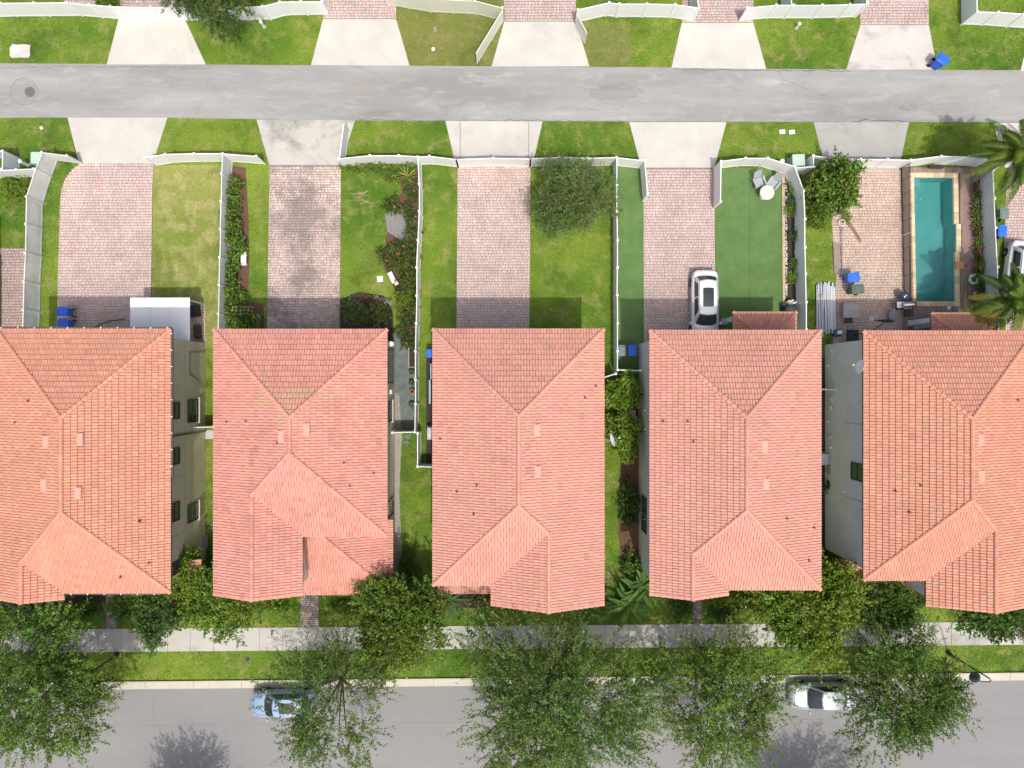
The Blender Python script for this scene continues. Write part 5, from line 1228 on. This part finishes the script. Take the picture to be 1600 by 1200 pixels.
# ------------------------------------------------------------------ garden furniture
def bench(gpx, rz, L, Wd, label):
    p = W(*gpx); E = empty('garden_bench', p, label, 'bench', 'pale stone benches', rz); ORG[E] = Vector((0, 0, 0)); m_ = plain('pale_stone', (.66, .64, .58), .8)
    MB().box((0, 0, .42), (Wd, L, .08)).build('seat', m_, E, bevel=.02)
    for g in (-1, 1): MB().box((0, g*L*.34, .19), (Wd*.75, .12, .38)).build('leg', m_, E, bevel=.01)
    return E
bench((384,406), 0, .95, .40, 'white garden bench beside the bed left of the second driveway'); b = bench((614,435), .45, .85, .36, 'tilted white bench with a small block at its end, at the flower bed')
p = W(621,444); single(MB().box((p.x, p.y, .52), (.28, .26, .12), .45).lathe([(.06, .58), (.09, .62), (.02, .68)], (p.x, p.y, 0), 8), 'stone_block', plain('pale_stone', (.66, .64, .58), .8), 'small white block lying on the end of the tilted bench', 'block')
p = W(386,487); E = empty('plant_cage', p, 'square wire trellis lying over dark plants by the second house', 'trellis')
for i in range(6): MB().tube([(p.x-.75+i*.28, p.y-.28, .72), (p.x-.75+i*.28, p.y+.28, .72)], .014, 5).build('bar', plain('tan_wire', (.48, .36, .25), .7), E)
for j in range(3): MB().tube([(p.x-.75, p.y-.28+j*.28, .735), (p.x+.65, p.y-.28+j*.28, .735)], .014, 5).build('bar', MATS['tan_wire'], E)
for a, b in ((-.75, -.28), (.65, -.28), (-.75, .28), (.65, .28)): MB().tube([(p.x+a, p.y+b, 0), (p.x+a, p.y+b, .72)], .016, 5).build('leg', MATS['tan_wire'], E)
single(MB().xf(Matrix()) .lathe([(.10, 0), (.16, .2), (.14, .22)], tuple(W(405,495)), 12), 'flower_pot', WHITEP, 'small white pot in the shade beside the wire trellis', 'pot')
rosette((400,508), 8, .45, .09, [(.45, .16, .16), (.12, .16, .05), (.5, .25, .22)], 'pink and green leafed plant at the second house wall', 'ti_plant', 'plant', h0=.2, seed=71)
# prunings on the lawn
m = MB(); r = random.Random(9); c = W(566,308)
for i in range(16):
    a = r.uniform(-.3, 1.0); l = r.uniform(.6, 1.4); q = c+Vector((r.uniform(-.5, .5), r.uniform(-.4, .4), .04)); d = Vector((math.cos(a), math.sin(a), 0))*l/2; m.tube([q-d, q+Vector((0, 0, .05))+Vector((d.y, -d.x, 0))*.15, q+d], [.012, .016, .008], 4)
single(m, 'pruned_branches', plain('dry_straw', (.42, .34, .19), .9), 'heap of dry pruned branches on the second lawn', 'branches')
# patio table and two chairs on the turf
p = W(1193,305); E = empty('patio_table', p, 'round white table on the artificial turf', 'table')
MB().lathe([(.02, .70), (.50, .70), (.52, .72), (.52, .745), (.50, .76), (.02, .76)], tuple(p), 32).build('tabletop', plain('white_stone_top', (.58, .54, .50), .5), E); MB().lathe([(.36, 0), (.34, .05), (.16, .15), (.20, .5), (.30, .70)], tuple(p), 20).build('base', plain('beige_pedestal', (.55, .48, .38), .6), E)
def adirondack(gpx, rz, label):
    p = W(*gpx); E = empty('lounge_chair', p, label, 'chair', 'grey garden chairs', rz); ORG[E] = Vector((0, 0, 0)); gm = plain('chair_grey', (.34, .36, .37), .6)
    for i in range(5): MB().box((-.24+i*.12, .02, .36+.0), (.105, .62, .03)).xf(Matrix.Rotation(.12, 4, 'X')).build('seat_slat', gm, E)
    for i in range(5): MB().box((-.24+i*.12, 0, .40), (.105, .03, .80-.05*abs(i-2))).xf(Matrix.Translation((0, .30, .28)) @ Matrix.Rotation(-.55, 4, 'X')).build('back_slat', gm, E)
    for g in (-1, 1):
        MB().box((g*.36, -.02, .58), (.11, .72, .03)).build('armrest', gm, E); MB().box((g*.36, -.30, .29), (.06, .09, .56)).build('leg', gm, E); MB().box((g*.30, .28, .18), (.05, .5, .09)).xf(Matrix.Rotation(-.2, 4, 'X')).build('leg', gm, E)
    return E
adirondack((1183,287), .35, 'grey garden chair left of the pair behind the round white table'); adirondack((1205,289), -.65, 'grey garden chair right of the pair, set against the fence corner')
# bed edging, pebbles, bag by the porch
E = empty('bed_edging', W(1224,375), 'tan board edging between the artificial turf and the narrow dark bed', 'edging')
for i in range(8):
    a, b = W(1223.2+.15*i, 273+i*26), W(1223.2+.15*(i+1), 273+(i+1)*26-.4); MB().prism([(a.x-.10, a.y), (a.x+.10, a.y), (b.x+.10, b.y), (b.x-.10, b.y)], 0, .10).build('edging_board', TAN, E)
m = MB(); r = random.Random(3)
for i in range(150):
    y = 275+r.random()*192; q = W(1227.6+.006*(y-275)+r.uniform(-1.3, 1.3), y); m.lathe([(.0, .01), (.045, .02), (.05, .05), (.0, .09)], tuple(q), 5, sx=r.uniform(.6, 1.3), sy=r.uniform(.7, 1.2))
o = m.build('pebbles', PEBBLE); o['kind'] = 'stuff'
m = MB()
for i in range(70): q = W(598+r.uniform(-14, 14)*1.0, 470+r.uniform(-4, 4)); q = q+Vector(((q.x-W(598,470).x)*0, -(q.x-W(598,470).x)*.35, 0)); m.lathe([(.0, .02), (.04, .03), (.045, .06), (.0, .09)], tuple(q), 5, sx=r.uniform(.6, 1.3), sy=r.uniform(.7, 1.2))
o = m.build('pebbles', PEBBLE); o['kind'] = 'stuff'
p = W(1228,484); E = empty('covered_grill', p, 'black covered grill at the end of the narrow bed by the porch roof', 'grill'); MB().box((p.x, p.y, .45), (.95, .6, .9), .05, taper=.85).build('cover', plain('black_cover', (.03, .032, .038), .7), E, bevel=.08); MB().lathe([(0, .14), (.3, .10), (.38, 0)], (p.x, p.y, .9), 12, sx=1.1, sy=.7).build('lid', plain('black_cover', (.03, .032, .038), .7), E)
for k, (dx, dy, a) in enumerate(((.05, .48, .5), (.35, .42, .35), (-.15, .38, .8))): q = p+Vector((dx, dy, .5)); single(MB().box(tuple(q), (.7, .14, .05), a), 'timber_offcut', plain('pale_timber', (.62, .57, .46), .8), 'pale timber offcut leaning on the black grill cover', 'timber', 'pale offcuts on the grill cover', bevel=.01)

# ------------------------------------------------------------------ pool and deck
WX0, WX1, WY0, WY1 = W(1427.5,0).x, W(1491,0).x, W(0,277.5).y, W(0,471).y
NX = W(1493.6,0).x; jy0, jy1 = W(0,350).y, W(0,394).y
outl = [(WX0, WY0), (W(1489,0).x, WY0), (W(1490,0).x, jy0), (NX, jy0), (NX, jy1), (WX1, jy1), (WX1+.02, WY1), (W(1431,0).x, WY1)]
HARD.append([W2(*q) for q in ((1406,262),(1534,262),(1546,560),(1412,560))])
PE = empty('swimming_pool', W(1460,374), 'long turquoise swimming pool with pale stone coping', 'pool')
shell = MB(); n = len(outl); dz = -1.30
vs = [(x, y, .02) for x, y in outl]+[(x, y, dz) for x, y in outl]; shell._add(vs, [tuple(range(n, 2*n))]+[(i, (i+1) % n, (i+1) % n+n, i+n) for i in range(n)])
PL = plain('pool_plaster', (.40, .62, .58), .7, var=.10, scale=1.2); shell.build('basin', PL, PE)
MB().prism([(WX0+.01, WY0-.01), (WX0+.62, WY0-.01), (WX0+.62, WY0-.55), (WX0+.20, WY0-.55), (WX0+.20, WY0-1.7), (WX0+.01, WY0-1.7)], dz+.01, -.32).build('step', plain('step_plaster', (.62, .74, .70), .7), PE)
MB().prism([(x, y) for x, y in outl], -.13, -.12).build('water', WATER, PE)
for x, y, r_ in ((1455,304,.09), (1434,305,.06)): q = W(x, y); MB().lathe([(.0, .03), (r_, .02), (r_, 0)], (q.x, q.y, dz+.02 if x > 1440 else -.30), 12).build('drain', WHITEP, PE)
cs = [srgb(222,200,160), srgb(232,212,176), srgb(210,186,146), srgb(226,206,172)]; COPE = attr_mat('coping_stone', .8, (.92, 1.06), 2.0)
def coping(a, b, w, side):
    """stones along edge a->b; side: outward normal"""
    A, B = Vector((*a, 0)), Vector((*b, 0)); L = (B-A).length; k = max(1, round(L/.42)); D = (B-A)/k; Nn = Vector((*side, 0))*w
    for i in range(k):
        p0 = A+D*i+D.normalized()*.006; p1 = A+D*(i+1)-D.normalized()*.006; c = tuple(x*.82*R.uniform(.92, 1.06) for x in R.choice(cs))
        MB().prism([(p0.x, p0.y), (p1.x, p1.y), (p1.x+Nn.x, p1.y+Nn.y), (p0.x+Nn.x, p0.y+Nn.y)], -.02, .07+R.uniform(-.003, .003), c).build('coping_stone', COPE, PE, bevel=.008)
cw = .34; o_ = outl
coping((o_[0][0]-cw, o_[0][1]), (o_[1][0]+cw, o_[1][1]), cw, (0, 1)); coping(o_[1], (o_[2][0], o_[2][1]+.002), cw, (1, 0)); coping((NX+.002, jy0), (NX+.002, jy1), cw, (1, 0)); coping((o_[5][0], jy1-.002), o_[6], cw, (1, 0))
coping((o_[7][0]-cw, o_[7][1]), (o_[6][0]+cw, o_[6][1]), cw, (0, -1)); coping(o_[0], o_[7], cw, (-1, 0))
# deck boards: everything round the pool
DK = empty('pool_deck', W(1470,374), None, None); DK['kind'] = 'structure'

_x0, _x1, _y0, _y1 = W(1408.5,0).x, W(1526,0).x, W(0,262).y, W(0,545).y
for a, b, c, d in ((_x0, _x1, WY0+.02, _y0), (_x0, _x1, _y1, WY1-.02), (_x0, WX0-.02, WY1-.02, WY0+.02), (NX+.02, _x1, WY1-.02, WY0+.02)):
    MB().prism([(a, c), (b, c), (b, d), (a, d)], -.02, .012).build('subfloor', plain('deck_dark_wood', (.10, .075, .065), .9), DK)  # base sheet under the boards, in a dark wood colour
for a, b in ((WY1-.02, jy1-.01), (jy0+.01, WY0+.02)): MB().prism([(WX1+.05, a), (NX+.02, a), (NX+.02, b), (WX1+.05, b)], -.02, .011).build('subfloor', MATS['deck_dark_wood'], DK)
DEC = attr_mat('deck_board', .75, (.88, 1.08), 1.5); bx0, bx1 = W(1409,0).x, W(1543,0).x; V = MB(); xb = bx0; bw = .145
dy0, dy1 = W(0,262).y, W(0,545).y; ox0, ox1 = WX0-cw-.003, NX+cw+.003
while xb < bx1:
    c = tuple(x*R.uniform(.88, 1.12) for x in R.choice(((.27,.195,.165), (.30,.22,.185), (.25,.185,.16))))
    xe = xb+bw-.010; ymaxs = W(0,262).y
    lim_r = W(1524,0).x if True else bx1
    if xb < lim_r+0.4:
        if xb < ox0 < xe: xe = ox0
        if xe-xb < .02: xb += bw; continue
        if xe <= ox0 or xb > ox1: segs = [(dy1, dy0)]
        elif xb > WX1+cw-.01: segs = [(dy1, jy1-.003), (jy0+.003, dy0)]
        else: segs = [(dy1, WY1-cw-.003), (WY0+cw+.003, dy0)]
        for a, b in segs: V.box(((xb+xe)/2, (a+b)/2, .025), (xe-xb, b-a, .05), 0, c)
    xb += bw
o = V.build('deck_board', DEC, DK); o['kind'] = 'stuff'
MB().box(((WX0+WX1)/2, (dy0+WY0)/2, -.06), (.5, .5, .05)).build('joist', DARKM, DK)
area('planting_bed', [(1522,282),(1540,282),(1548,480),(1528,480)], .056, MULCH, hard=False)
def ring(gpx, R_, r_, cols, label, z=.12, tilt=0):
    p = W(*gpx); m = MB().torus((p.x, p.y, z+.06), R_, r_, 20, 8, cols=cols, tilt=tilt); single(m, 'swim_ring', attr_mat('swim_ring_vinyl', .3, (.98, 1.02)) if 'swim_ring_vinyl' not in MATS else MATS['swim_ring_vinyl'], label, 'swim ring', smooth=True)
ring((1519,437), .30, .115, [(.35,.62,.30), (.72,.80,.70), (.35,.62,.30)], 'large green and white swim ring on the deck'); ring((1523,462), .21, .08, [(.75,.78,.82), (.75,.78,.82), (.25,.45,.70)], 'small white and blue swim ring on the deck')
p = W(1482,481); single(MB().lathe([(.14, .05), (.14, .065), (.06, .07)], (p.x, p.y, 0), 18), 'skimmer_lid', WHITEP, 'round white skimmer lid in the deck below the pool', 'lid')
p = W(1497,415); E = empty('brick_planter', p, 'small orange brick step on the right pool coping', 'brick step')
for i in range(4): MB().box((p.x-.22+.15*i, p.y, .13), (.14, .5, .11)).build('brick', plain('orange_brick', (.52, .24, .12), .8), E)
m = MB().tube([(W(1502,395).x, W(0,395).y, .5), (W(1505,408).x, W(0,408).y, .9), (W(1506,418).x, W(0,418).y, .08)], .022).tube([(W(1506,392).x, W(0,392).y, .5), (W(1508,406).x, W(0,406).y, .9), (W(1509,418).x, W(0,418).y, .08)], .022); single(m, 'pool_handrail', CHROME, 'steel handrail beside the right edge of the pool', 'handrail')
p = W(1456,262); E = empty('potted_plant', p, 'potted plants in a dark trough on the deck above the pool', 'planter'); MB().box((p.x+.2, p.y, .15), (1.0, .22, .28)).build('trough', DARKM, E); m = MB(); blades(m, (p.x-.2, p.y+.05, .25), 12, .35, .05, BRO, random.Random(5)); m.build('leaf', LEAF, E)
p = W(1438,508); E = empty('deck_bench', p, 'light grey bench with a pale green cushion below the pool', 'bench', None, .12); ORG[E] = Vector((0, 0, 0)); MB().box((0, 0, .4), (1.45, .5, .07)).build('seat', GREYP, E, bevel=.01)
for g in (-1, 1): MB().box((g*.6, 0, .19), (.07, .42, .36)).build('leg', GREYP, E)
MB().box((-.25, .32, .45), (.8, .22, .12)).build('cushion', PALEG, E, bevel=.05)
for i, (x, y, s) in enumerate(((1527,474,.34), (1516,480,.26))): p = W(x, y); E = empty('flower_pot', p, ('brown pot with a pink lid on the deck corner', 'round dark pot beside the leaning palm trunk')[i], 'pot'); MB().lathe([(s*.6, 0), (s*.85, .3), (s*.9, .34), (s*.75, .34), (s*.7, .28)], tuple(p), 16).build('pot', WOODR if not i else DARKM, E); MB().lathe([(.0, .30), (s*.7, .29)], tuple(p), 14).build('soil', MULCH, E)
m = MB(); r = random.Random(12)
for i in range(9): q = W(1508+r.uniform(-5, 5), 470+r.uniform(-16, 14)); a = r.uniform(1.2, 1.7); d = Vector((math.cos(a), math.sin(a), 0))*r.uniform(.5, .9); m.tube([q-d+Vector((0, 0, .08)), q+Vector((r.uniform(-.1, .1), 0, .12)), q+d+Vector((0, 0, .08))], [.03, .035, .015], 5)
single(m, 'fallen_fronds', plain('dead_frond', (.40, .29, .17), .9), 'dry fallen palm fronds on the deck corner', 'palm fronds')
# grill group at the shade line
p = W(1407,478); E = empty('gas_grill', p, 'stainless gas grill with side shelves on the patio edge', 'grill', None, .05); ORG[E] = Vector((0, 0, 0))
MB().box((0, 0, .42), (.75, .5, .8)).build('cabinet', BLACK, E); t = MB(); t.lathe([(.02, -.36), (.25, -.36), (.25, .36), (.02, .36)], (0, 0, 0), 18); t.xf(Matrix.Translation((0, 0, .92)) @ Matrix.Rotation(PI/2, 4, 'Y')); t.build('lid', CHROME, E, smooth=False)
MB().box((-.56, 0, .86), (.34, .44, .04)).build('side_shelf', METAL, E, bevel=.01); MB().box((.52, 0, .86), (.24, .44, .04)).build('side_shelf', BLACK, E); MB().tube([(-.28, -.28, .98), (.28, -.28, .98)], .018).build('handle', METAL, E)
p = W(1404,464); E = empty('kettle_grill', p, 'round dark blue kettle grill standing above the gas grill', 'grill'); KB = plain('kettle_blue', (.05, .08, .14), .12, .3)
MB().lathe([(.05, .45), (.22, .50), (.31, .68), (.31, .72)], tuple(p), 22).build('bowl', KB, E, smooth=True); MB().lathe([(.315, .72), (.29, .86), (.18, .95), (.02, .98)], tuple(p), 22).build('lid', KB, E, smooth=True); MB().tube([(p.x-.06, p.y, 1.0), (p.x+.06, p.y, 1.0)], .02).build('handle', WHITEP, E)
for a in (0, 2.1, 4.2): MB().tube([(p.x+.15*math.cos(a), p.y+.15*math.sin(a), .55), (p.x+.3*math.cos(a), p.y+.3*math.sin(a), 0)], .014, 5).build('leg', METAL, E)
p = W(1390,493); E = empty('side_table', p, 'small round grey table left of the gas grill', 'table'); MB().lathe([(.02, .5), (.33, .5), (.33, .53), (.02, .53)], tuple(p), 22).build('tabletop', plain('table_grey', (.22, .24, .26), .5), E)
for a in (0.5, 2.6, 4.7): MB().tube([(p.x+.25*math.cos(a), p.y+.25*math.sin(a), .5), (p.x+.28*math.cos(a), p.y+.28*math.sin(a), 0)], .014, 5).build('leg', METAL, E)
p = W(1322,487); E = empty('patio_table', p, 'square grey slatted table on the shaded patio', 'table', None, -.03); ORG[E] = Vector((0, 0, 0)); TG = plain('table_taupe', (.36, .34, .33), .6)
for i in range(7): MB().box((-.45+i*.15, 0, .72), (.135, 1.02, .035)).build('slat', TG, E)
for a in (-1, 1):
    for b in (-1, 1): MB().box((a*.46, b*.46, .35), (.06, .06, .70)).build('leg', TG, E)
p = W(1322,500); E = empty('patio_chair', p, 'dark chair pushed under the square grey table', 'chair'); MB().box((p.x, p.y, .45), (.5, .45, .05)).build('seat', BLACK, E, bevel=.02); MB().box((p.x, p.y-.22, .66), (.5, .05, .42)).build('backrest', BLACK, E, bevel=.01)
for a in (-1, 1):
    for b in (-1, 1): MB().box((p.x+a*.2, p.y+b*.18, .22), (.04, .04, .44)).build('leg', BLACK, E)
# closed black cantilever parasol: base box, pole, folded canopy
p = W(1331,524); E = empty('patio_parasol', p, 'closed black parasol on a square black base beside the fifth house', 'parasol'); MB().box((p.x, p.y, .12), (.78, .78, .24)).build('base', plain('black_cover', (.03,.032,.038), .7), E, bevel=.03); q = W(1359,505)
MB().tube([(p.x, p.y, .2), (p.x+.25, p.y+.12, 2.3), (q.x-.1, q.y-.05, 2.5)], .035).build('pole', BLACK, E); MB().tube([(q.x-.9, q.y+.0, 2.32), (q.x, q.y-.04, 2.42), (q.x+.55, q.y-.07, 2.30)], [.02, .13, .02], 8).build('canopy', BLACK, E)
p = W(1361,498); single(MB().lathe([(.0, .03), (.16, .035), (.18, .06), (.0, .09)], tuple(p), 16), 'stone_disc', plain('pale_stone', (.66, .64, .58), .8), 'pale round disc on the shaded patio', 'disc')
p = W(1306,520); E = empty('tool_cart', p, 'small dark blue cart with a white tray at the end of the metal strips', 'cart'); MB().box((p.x, p.y, .3), (.5, .4, .35)).build('frame', plain('cart_blue', (.07, .11, .15), .5), E, bevel=.01); MB().box((p.x+.05, p.y, .5), (.32, .26, .05)).build('tray', WHITEP, E, bevel=.01)
for g in (-1, 1): MB().tube([(p.x+.35, p.y+g*.2, .1), (p.x-.3, p.y+g*.2, .1)], .05, 8).build('wheel', RUBBER, E)
# pile of long grey strips
SM = [plain('strip_grey_%s' % a, c, .45, .15, var=.06) for a, c in (('light', (.50, .53, .56)), ('mid', (.42, .45, .49)), ('pale', (.58, .60, .62)))]
r = random.Random(15)
for i in range(16):
    x = 1276+(i % 11)*2.75+r.uniform(-1, 1); a = r.uniform(-.05, .05); y0 = 441+r.uniform(-2, 6)-(.3 if i > 5 else 0)+abs(5-i % 11)*.6; L = 3.55+r.uniform(-.15, .2); p = W(x, y0+L*21.6/2)
    m = MB().box((0, 0, 0), (.125, L, .02)).box((-.055, 0, .02), (.012, L, .03)).box((.055, 0, .02), (.012, L, .03)); m.xf(Matrix.Translation((p.x, p.y, .06+.05*(i//6)+.004*i)) @ Matrix.Rotation(a, 4, 'Z'))
    single(m, 'metal_strip', r.choice(SM), {0: 'leftmost long grey metal strip of the pile left of the patio', 10: 'rightmost long grey metal strip of the pile, nearest the patio pavers', 2: 'grey metal strip lying under the orange brick'}.get(i, 'long grey metal strip in the pile left of the patio'), 'metal strip', 'long grey strips piled on the grass')
p = W(1281,463); single(MB().box((p.x, p.y, .30), (.26, .14, .1), .2), 'brick', plain('orange_brick', (.52, .24, .12), .8), 'orange brick weighing down the pile of metal strips', 'brick', bevel=.01)
# lying pole with a ring
a, b = W(1313,352), W(1314.5,425); E = empty('lying_pole', (a+b)/2, 'grey pole lying along the patio edge with a white ring at its upper end', 'pole')
MB().tube([a+Vector((0, 0, .25)), b+Vector((0, 0, .12))], .035, 8).build('pole', plain('pole_grey', (.25, .24, .25), .4), E); MB().torus((a.x, a.y+.12, .28), .22, .025, 20, 6).build('ring', WHITEP, E); MB().box((b.x, b.y-.05, .08), (.5, .25, .16)).build('base', GREYP, E, bevel=.02)
MB().tube([a+Vector((-.5, .35, .06)), a+Vector((.2, .2, .1)), a+Vector((.15, 1.2, .05)), a+Vector((.9, 1.6, .05))], .014, 5).build('cord', BLACK, E)
a, b = W(1301,380), W(1303,428); o = MB().prism([(a.x, a.y), (a.x+.45, a.y), (b.x+.45, b.y), (b.x, b.y)], .03, .09).build('timber_board', plain('weathered_board', (.26, .20, .18), .8)); tag(o, 'weathered boards laid between the lawn and the lying pole', 'boards')
q0 = W(1326,348); m = MB(); r = random.Random(31)
for i in range(120):
    t = r.random(); c = W(1324+16*t, 345+26*t); m.tube([c+Vector((r.uniform(-.12, .12), r.uniform(-.12, .12), .06)), c+Vector((.25+r.uniform(-.1, .1), -.4+r.uniform(-.1, .1), .09))], [.012, .004], 3, cap=False)
single(m, 'dry_frond', plain('frond_brown', (.27, .17, .10), .9), 'brown dry palm frond lying on the patio pavers', 'palm frond')

# ------------------------------------------------------------------ between the houses
def ac_unit(gpx, label, s=.85):
    p = W(*gpx); E = empty('air_conditioner', p, label, 'air conditioner', 'air conditioner units'); MB().box((p.x, p.y, .05), (s*1.2, s*1.2, .1)).build('pad', CONC_GR, E); MB().box((p.x, p.y, .48), (s, s, .76)).build('cabinet', plain('ac_grey', (.42, .44, .46), .5), E, bevel=.03)
    MB().lathe([(.34, .865), (.34, .885), (.30, .885), (.30, .87)], (p.x, p.y, 0), 24).build('fan_ring', plain('ac_light', (.55, .57, .6), .4), E); MB().lathe([(0, .866), (.30, .868)], (p.x, p.y, 0), 20).build('fan_opening', BLACK, E)
    m = MB()
    for i in range(6): a = i*PI/3; m.tube([(p.x, p.y, .895), (p.x+.33*math.cos(a), p.y+.33*math.sin(a), .895)], .01, 4)
    m.build('grille', METAL, E)
ac_unit((981,649), 'grey air conditioner between the two bright bushes beside the fourth house'); ac_unit((678.5,676), 'pale air conditioner showing at the left eave of the middle house'); ac_unit((1280,716), 'grey air conditioner in the narrow gap right of the fourth house', .8); ac_unit((314,846), 'air conditioner by the front corner of the first house', .8)
def dish(loc, aim, label):
    E = empty('satellite_dish', loc, label, 'satellite dish', 'white satellite dishes'); c = Vector(loc)+Vector((aim[0]*.1, aim[1]*.1, .75)); m = MB()
    m.lathe([(0, 0), (.15, .015), (.30, .06), (.42, .12), (.43, .11), (.30, .045), (.0, -.015)], (0, 0, 0), 24, sy=1.15); q = Vector(aim).to_track_quat('Z', 'Y').to_matrix().to_4x4(); m.xf(Matrix.Translation(c) @ q); m.build('dish', WHITEP, E, smooth=True)
    MB().tube([loc, Vector(loc)+Vector((0, 0, .7)), c], .03).build('mast', METAL, E); l = c+Vector(aim).normalized()*.55+Vector((0, 0, -.05))
    MB().tube([c+Vector((0, 0, -.35)), l], .018).build('arm', METAL, E); MB().box(tuple(l), (.14, .12, .16)).build('receiver', GREYP, E, bevel=.01)
    for s in (-.35, 0, .35): MB().tube([Vector(loc)+Vector((-.55 if aim[0] > 0 else .2, s, -.1)), Vector(loc)+Vector((0, 0, .35))], .012, 5).build('stay', METAL, E)
dish(W(950,687,6.3), (.85, .28, .28), 'white satellite dish on stays off the right eave of the middle house'); dish(W(1339,574,6.5), (-.9, .2, .10), 'white satellite dish at the left eave of the fifth house')
p = W(676,612); single(MB().box((p.x-.1, p.y, .5), (.12, 1.7, .95), 0).box((p.x+.0, p.y+1.45, .55), (.12, 1.1, 1.0)), 'stacked_panels', plain('pale_blue_panel', (.36, .45, .52), .3), 'pale blue panels stacked against the left wall of the middle house', 'panels', bevel=.01)
p = W(645,557); E = empty('raised_bed', p, 'narrow raised bed with timber rim beside the straight fence', 'raised bed')
for dx, dy, sx, sy in ((-.25, 0, .05, 1.6), (.22, 0, .05, 1.6), (0, -.78, .42, .05), (0, .78, .42, .05)): MB().box((p.x+dx, p.y+dy, .15), (sx, sy, .3)).build('board', TAN, E)
MB().box((p.x-.01, p.y, .1), (.4, 1.5, .2)).build('soil', MULCH, E)
for i, (x, y) in enumerate(((644,581), (644,598), (645,612), (644,632))): p = W(x, y); E = empty('flower_pot', p, ('dark pot topmost below the raised bed','dark pot second below the raised bed','terracotta pot beside the straight fence','leaning dark pot lowest beside the straight fence')[i], 'pot'); MB().lathe([(.13, 0), (.19, .3), (.21, .34), (.17, .34), (.15, .28)], tuple(p), 14).build('pot', plain('terracotta', (.42, .18, .11), .8) if i == 2 else DARKM, E); m = MB(); blades(m, (p.x, p.y, .3), 9, .25, .06, DEEP, random.Random(i)); m.build('leaf', LEAF, E)
for i, (x, y, a) in enumerate(((636,683,.3), (634,692,-.5))): p = W(x, y); single(MB().prism([(p.x-.25, p.y+.1), (p.x+.3, p.y+.25), (p.x+.15, p.y-.3)], .01, .05), 'cloth_scrap', SLATE, ('upper grey cloth scrap on the lawn below the short fence', 'lower grey cloth scrap on the lawn below the short fence')[i], 'cloth scrap')
p = W(331,679); single(MB().box((p.x, p.y, .05), (.85, .62, .1)), 'paving_slab', CONC, 'pale square slab in the gap between the first and second houses', 'slab', bevel=.01)
for i, (x, y) in enumerate(((965,939), (1059,971))): rosette((x, y), 10, .22, .12, [(.75,.72,.68), (.62,.60,.55)], ('white blossom cluster left in the tropical planting', 'white blossom cluster at the sidewalk by the clipped bush')[i], 'blossom', 'flowers', h0=1.0, seed=90+i, elev=(10, 60), droop=.2)

# ------------------------------------------------------------------ grass blades over every lawn
for tagn, mat, polys, excl, dens in (('grass', GRASS, None, [[W2(*p) for p in q] for q in (DRYP, OLP, OLP2)], 150), ('dry_grass', DRY, [DRYP], [], 150), ('olive_grass', OLIVE, [OLP, OLP2], [], 150)):
    if polys is None: x0, x1, y0, y1 = -37.6, 37.6, -28.2, 28.2
    else:
        a = np.array([W2(*p) for q in polys for p in q]); x0, y0 = a.min(0); x1, y1 = a.max(0)
    n = int((x1-x0)*(y1-y0)*dens); P = np.stack([NP.uniform(x0, x1, n), NP.uniform(y0, y1, n)], 1)
    if polys: keep = np.zeros(n, bool)
    else: keep = np.ones(n, bool)
    for q in (polys or []): keep |= inpoly(P, [W2(*p) for p in q])
    for q in excl: keep &= ~inpoly(P, q)
    PJ = P+NP.normal(size=P.shape)*.055
    for q in HARD: keep &= ~inpoly(PJ, q)
    keep &= ~((P[:, 0] > WX0-.5) & (P[:, 0] < NX+.6) & (P[:, 1] > WY1-.6) & (P[:, 1] < WY0+.6))
    P = P[keep]; n = len(P); a = NP.uniform(0, 2*PI, n); h = NP.uniform(.03, .085, n); w = NP.uniform(.012, .03, n); t = NP.normal(size=(n, 2))*.035
    B = np.concatenate([P, np.zeros((n, 1))], 1); S = np.stack([np.cos(a)*w, np.sin(a)*w, np.zeros(n)], 1)
    V = np.stack([B-S, B+S, B+np.concatenate([t, h[:, None]], 1)], 1).reshape(-1, 3)
    o = bulk(tagn, V, np.arange(n*3).reshape(n, 3), None, mat); o['kind'] = 'stuff'
